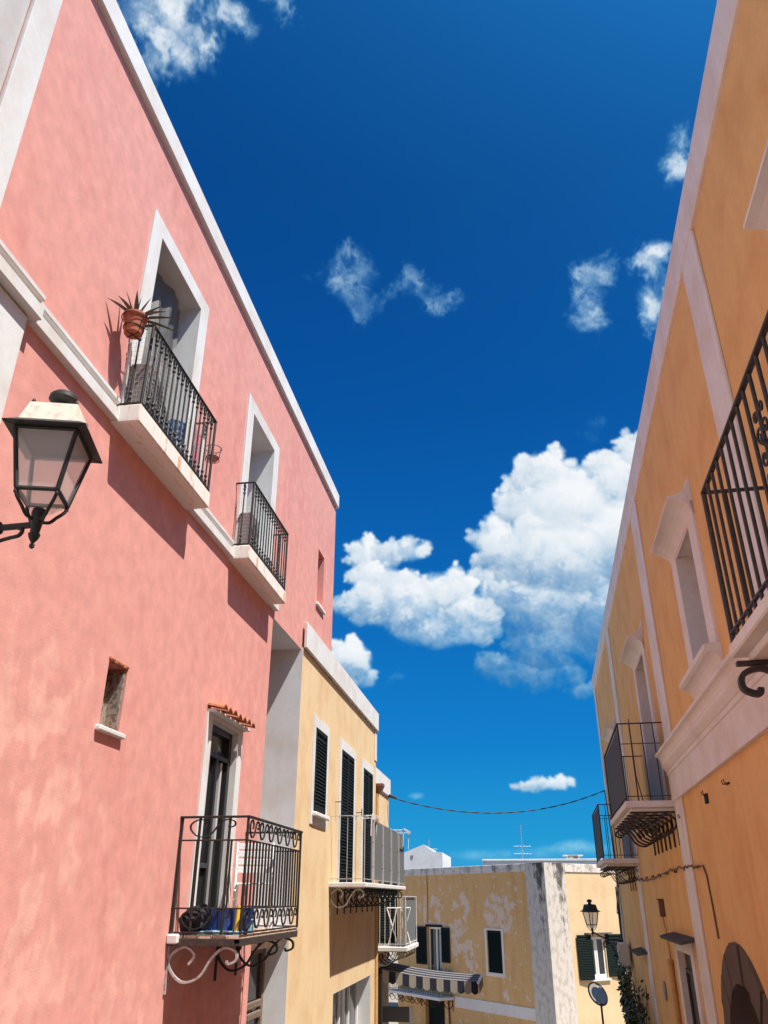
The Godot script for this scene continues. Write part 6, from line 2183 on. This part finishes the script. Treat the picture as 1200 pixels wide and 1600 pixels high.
func vine() -> void:
	var t := thing("climbing_plant", "straggling dark climbing plant on the orange wall under the slate canopy", "plant", right_point(21.0, -4.2, 0.0), -PI / 2 - TURN_RIGHT)
	var r := RandomNumberGenerator.new()
	r.seed = 77
	var stems := MB.new()
	var lv := [MB.new(), MB.new()]
	for i in 26:
		var x := r.randf_range(-2.8, 2.2)
		var top := r.randf_range(1.2, 2.9)
		var p := []
		var z := r.randf_range(0.05, 0.12)
		var drift := r.randf_range(-0.5, 0.5)
		for k in 9:
			var u := k / 8.0
			p.append(Vector3(x + drift * u + 0.12 * sin(u * 7.0 + i), 0.2 + top * u, z + 0.2 * u * r.randf_range(0.5, 1.2) + 0.03 * sin(u * 11.0 + i)))
		stems.tube(p, 0.011, 4, false)
		for k in 95:
			var u := pow(r.randf(), 0.7)
			var q: Vector3 = p[mini(int(u * 8), 7)].lerp(p[mini(int(u * 8) + 1, 8)], u * 8 - int(u * 8))
			q += Vector3(r.randf_range(-0.16, 0.16), r.randf_range(-0.14, 0.14), r.randf_range(-0.02, 0.16))
			var n := Vector3(r.randf_range(-0.8, 0.8), r.randf_range(-0.3, 0.9), r.randf_range(0.2, 1.0)).normalized()
			var s := n.cross(Vector3.UP).normalized().rotated(n, r.randf() * TAU)
			var o := n.cross(s)
			var l := r.randf_range(0.045, 0.09)
			var mb: MB = lv[0 if r.randf() < 0.75 else 1]
			mb.tri(q - s * l, q + o * l * 0.55 - n * l * 0.15, q + s * l, n)
			mb.tri(q - s * l, q - o * l * 0.55 - n * l * 0.15, q + s * l, n)
	part(t, "stems", stems, M.vine_stem)
	stuff(part(t, "leaves", lv[0], M.vine_leaf))
	stuff(part(t, "dry_leaves", lv[1], M.vine_leaf_dry))
	var u := thing("air_conditioner", "pale box air conditioner on the orange wall above the climbing plant", "air conditioner", right_point(23.9, -1.55, 0.0), -PI / 2 - TURN_RIGHT)
	var bx := MB.new()
	bx.cbox(Vector3(-0.4, 0.0, 0.06), Vector3(0.4, 0.52, 0.34), 0.02)
	part(u, "casing", bx, M.unit_pale)
	var br := MB.new()
	for x in [-0.28, 0.28]:
		br.box(Vector3(x - 0.02, -0.03, 0.0), Vector3(x + 0.02, -0.001, 0.34))
	part(u, "bracket", br, M.grey_iron)
	var gr := MB.new()
	for k in 5:
		var p := []
		for i in 19:
			p.append(Vector3(cos(TAU * i / 18.0) * (0.04 + 0.04 * k) - 0.1, sin(TAU * i / 18.0) * (0.04 + 0.04 * k) + 0.26, 0.346))
		gr.tube(p, 0.005, 4, false)
	part(u, "fan_grille", gr, M.unit_dark)


func traffic_mirror() -> void:
	var t := thing("traffic_mirror", "round convex traffic mirror on a thin pole before the ochre corner house", "traffic mirror", Vector3(1.98, -2.42, -26.5), -0.75)
	var g := MB.new()
	g.lathe([Vector2(0.29, 0.0), Vector2(0.26, 0.01), Vector2(0.2, 0.022), Vector2(0.1, 0.032), Vector2(0.0, 0.035)], Vector3.ZERO, 28)
	var o := part(t, "mirror", g, M.mirror_glass)
	o.rotation.x = PI / 2 + 0.38
	var rim := MB.new()
	rim.lathe([Vector2(0.0, -0.06), Vector2(0.2, -0.055), Vector2(0.31, -0.01), Vector2(0.325, 0.005), Vector2(0.315, 0.02), Vector2(0.285, 0.006)], Vector3.ZERO, 28)
	var k := part(t, "rim", rim, M.unit_dark)
	k.rotation.x = PI / 2 + 0.38
	var p := MB.new()
	p.tube([Vector3(0, 0.1, -0.1), Vector3(0, -2.4, -0.1)], 0.03, 8)
	part(t, "pole", p, M.unit_dark)


func aerial(called_label: String, at: Vector3, high: float, boom: float) -> void:
	var t := thing("rooftop_aerial", called_label, "aerial", at, 0.3, "rooftop aerials")
	var m := MB.new()
	m.tube([Vector3.ZERO, Vector3(0, high, 0)], 0.024, 6)
	part(t, "mast", m, M.antenna_metal)
	for k in 2:
		var y := high * (0.22 + 0.2 * k)
		var b := MB.new()
		b.tube([Vector3(-boom * 0.5, y, 0), Vector3(boom * 0.5, y, 0)], 0.01, 5)
		for i in 7:
			var x := -boom * 0.5 + boom * i / 6.0
			b.tube([Vector3(x, y, -0.25), Vector3(x, y, 0.25)], 0.006, 4)
		part(t, "element", b, M.antenna_metal)


func far_houses() -> void:
	var h := thing("white_gabled_house", "small white gabled house far behind the ochre corner house", "house", Vector3(-6.1, 0, -55.0))
	var mb := MB.new()
	var out := [Vector2(-1.35, -9), Vector2(1.3, -9), Vector2(1.3, 2.66), Vector2(0.78, 2.7), Vector2(0.1, 3.14), Vector2(-1.35, 2.6)]
	var poly := PackedVector2Array(out)
	var tr := Geometry2D.triangulate_polygon(poly)
	for i in range(0, tr.size(), 3):
		for z in [[0.0, 1.0], [-7.0, -1.0]]:
			mb.tri(Vector3(poly[tr[i]].x, poly[tr[i]].y, z[0]), Vector3(poly[tr[i + 1]].x, poly[tr[i + 1]].y, z[0]), Vector3(poly[tr[i + 2]].x, poly[tr[i + 2]].y, z[0]), Vector3(0, 0, z[1]))
	for i in out.size():
		var p: Vector2 = out[i]
		var q: Vector2 = out[(i + 1) % out.size()]
		mb.quad(Vector3(p.x, p.y, 0), Vector3(q.x, q.y, 0), Vector3(q.x, q.y, -7), Vector3(p.x, p.y, -7), Vector3(q.y - p.y, p.x - q.x, 0))
	part(h, "wall", mb, M.white_plaster)
	var w := MB.new()
	w.cbox(Vector3(-0.75, 2.32, -0.02), Vector3(-0.6, 2.5, 0.03), 0.01)
	part(h, "vent", w, M.unit_grey)
	var f := thing("white_flat_house", "long low white flat-roofed house far behind the ochre corner house", "house", Vector3(0, 0, -52.0))
	var b := MB.new()
	b.cbox(Vector3(-2.1, -9, -9.0), Vector3(7.0, 2.0, 0.0), 0.03)
	part(f, "wall", b, M.white_plaster)
	var c := MB.new()
	c.cbox(Vector3(-2.15, 2.0, -0.3), Vector3(7.05, 2.12, 0.05), 0.02)
	part(f, "parapet", c, M.white_plaster)
	var ch := MB.new()
	ch.cbox(Vector3(2.9, 2.12, -1.5), Vector3(3.7, 2.3, -0.8), 0.02)
	ch.cbox(Vector3(2.7, 2.3, -1.6), Vector3(3.9, 2.36, -0.7), 0.02)
	part(f, "chimney", ch, M.mouldy_render)
	aerial("thin rooftop aerial standing beside the small white gabled house", Vector3(-5.75, 2.5, -56.0), 1.0, 1.1)
	aerial("tall rooftop aerial with a long mast on the far flat roof", Vector3(0.3, 2.0, -53.0), 2.1, 1.1)


# ---------------------------------------------------------------- ground
func street_y(z: float) -> float:
	return -1.6 + 0.1 * clampf(z, -46.0, 14.0) - (0.35 if z < -12.0 else 0.35 * clampf(-z / 12.0, 0.0, 1.0))


func ground() -> void:
	var g := MB.new()
	var s := MB.new()
	var zs := []
	for i in 31:
		zs.append(14.0 - 2.0 * i)
	zs.push_front(300.0)
	zs.append(-400.0)
	for i in zs.size() - 1:
		var a: float = zs[i]
		var b: float = zs[i + 1]
		g.quad(Vector3(-300, street_y(a) - 0.02, a), Vector3(300, street_y(a) - 0.02, a), Vector3(300, street_y(b) - 0.02, b), Vector3(-300, street_y(b) - 0.02, b), Vector3.UP)
		if i > 0 and i < zs.size() - 2:
			s.quad(Vector3(-3.6, street_y(a), a), Vector3(3.4, street_y(a), a), Vector3(3.4, street_y(b), b), Vector3(-3.6, street_y(b), b), Vector3.UP)
	structure("ground", g, M.dry_ground)
	structure("street", s, M.street_stone)


func _ready() -> void:
	rng.seed = 1
	# camera
	var cam := Camera3D.new()
	cam.name = "camera"
	cam.fov = 66.38
	cam.near = 0.05
	cam.far = 900.0
	cam.rotation = Vector3(deg_to_rad(26.26), deg_to_rad(8.93), deg_to_rad(0.096))
	add_child(cam)
	cam.current = true
	# sun and sky
	var light_dir := Vector3(-0.42, -0.88, -0.19).normalized()
	var sun := DirectionalLight3D.new()
	sun.name = "sun"
	sun.light_energy = 1.6
	sun.light_color = Color(1.0, 0.975, 0.935)
	sun.light_angular_distance = 0.5
	sun.shadow_enabled = true
	sun.basis = Basis.looking_at(light_dir, Vector3.UP)
	add_child(sun)
	var env := Environment.new()
	env.background_mode = Environment.BG_SKY
	var sky := Sky.new()
	var pan := PanoramaSkyMaterial.new()
	pan.panorama = make_sky(-light_dir)
	pan.energy_multiplier = 1.0 / EXPOSURE
	sky.sky_material = pan
	env.sky = sky
	env.tonemap_mode = Environment.TONE_MAPPER_LINEAR
	env.tonemap_exposure = EXPOSURE
	env.sdfgi_enabled = true
	env.ssao_enabled = true
	env.ssil_enabled = true
	var we := WorldEnvironment.new()
	we.name = "world"
	we.environment = env
	add_child(we)
	# materials, then the place from large to small
	make_materials()
	ground()
	pink_house()
	grey_neighbour()
	recess()
	yellow_house()
	further_yellow_house()
	orange_house()
	corner_house()
	far_houses()
	lamps()
	balcony_things()
	awning()
	cables()
	vine()
	traffic_mirror()
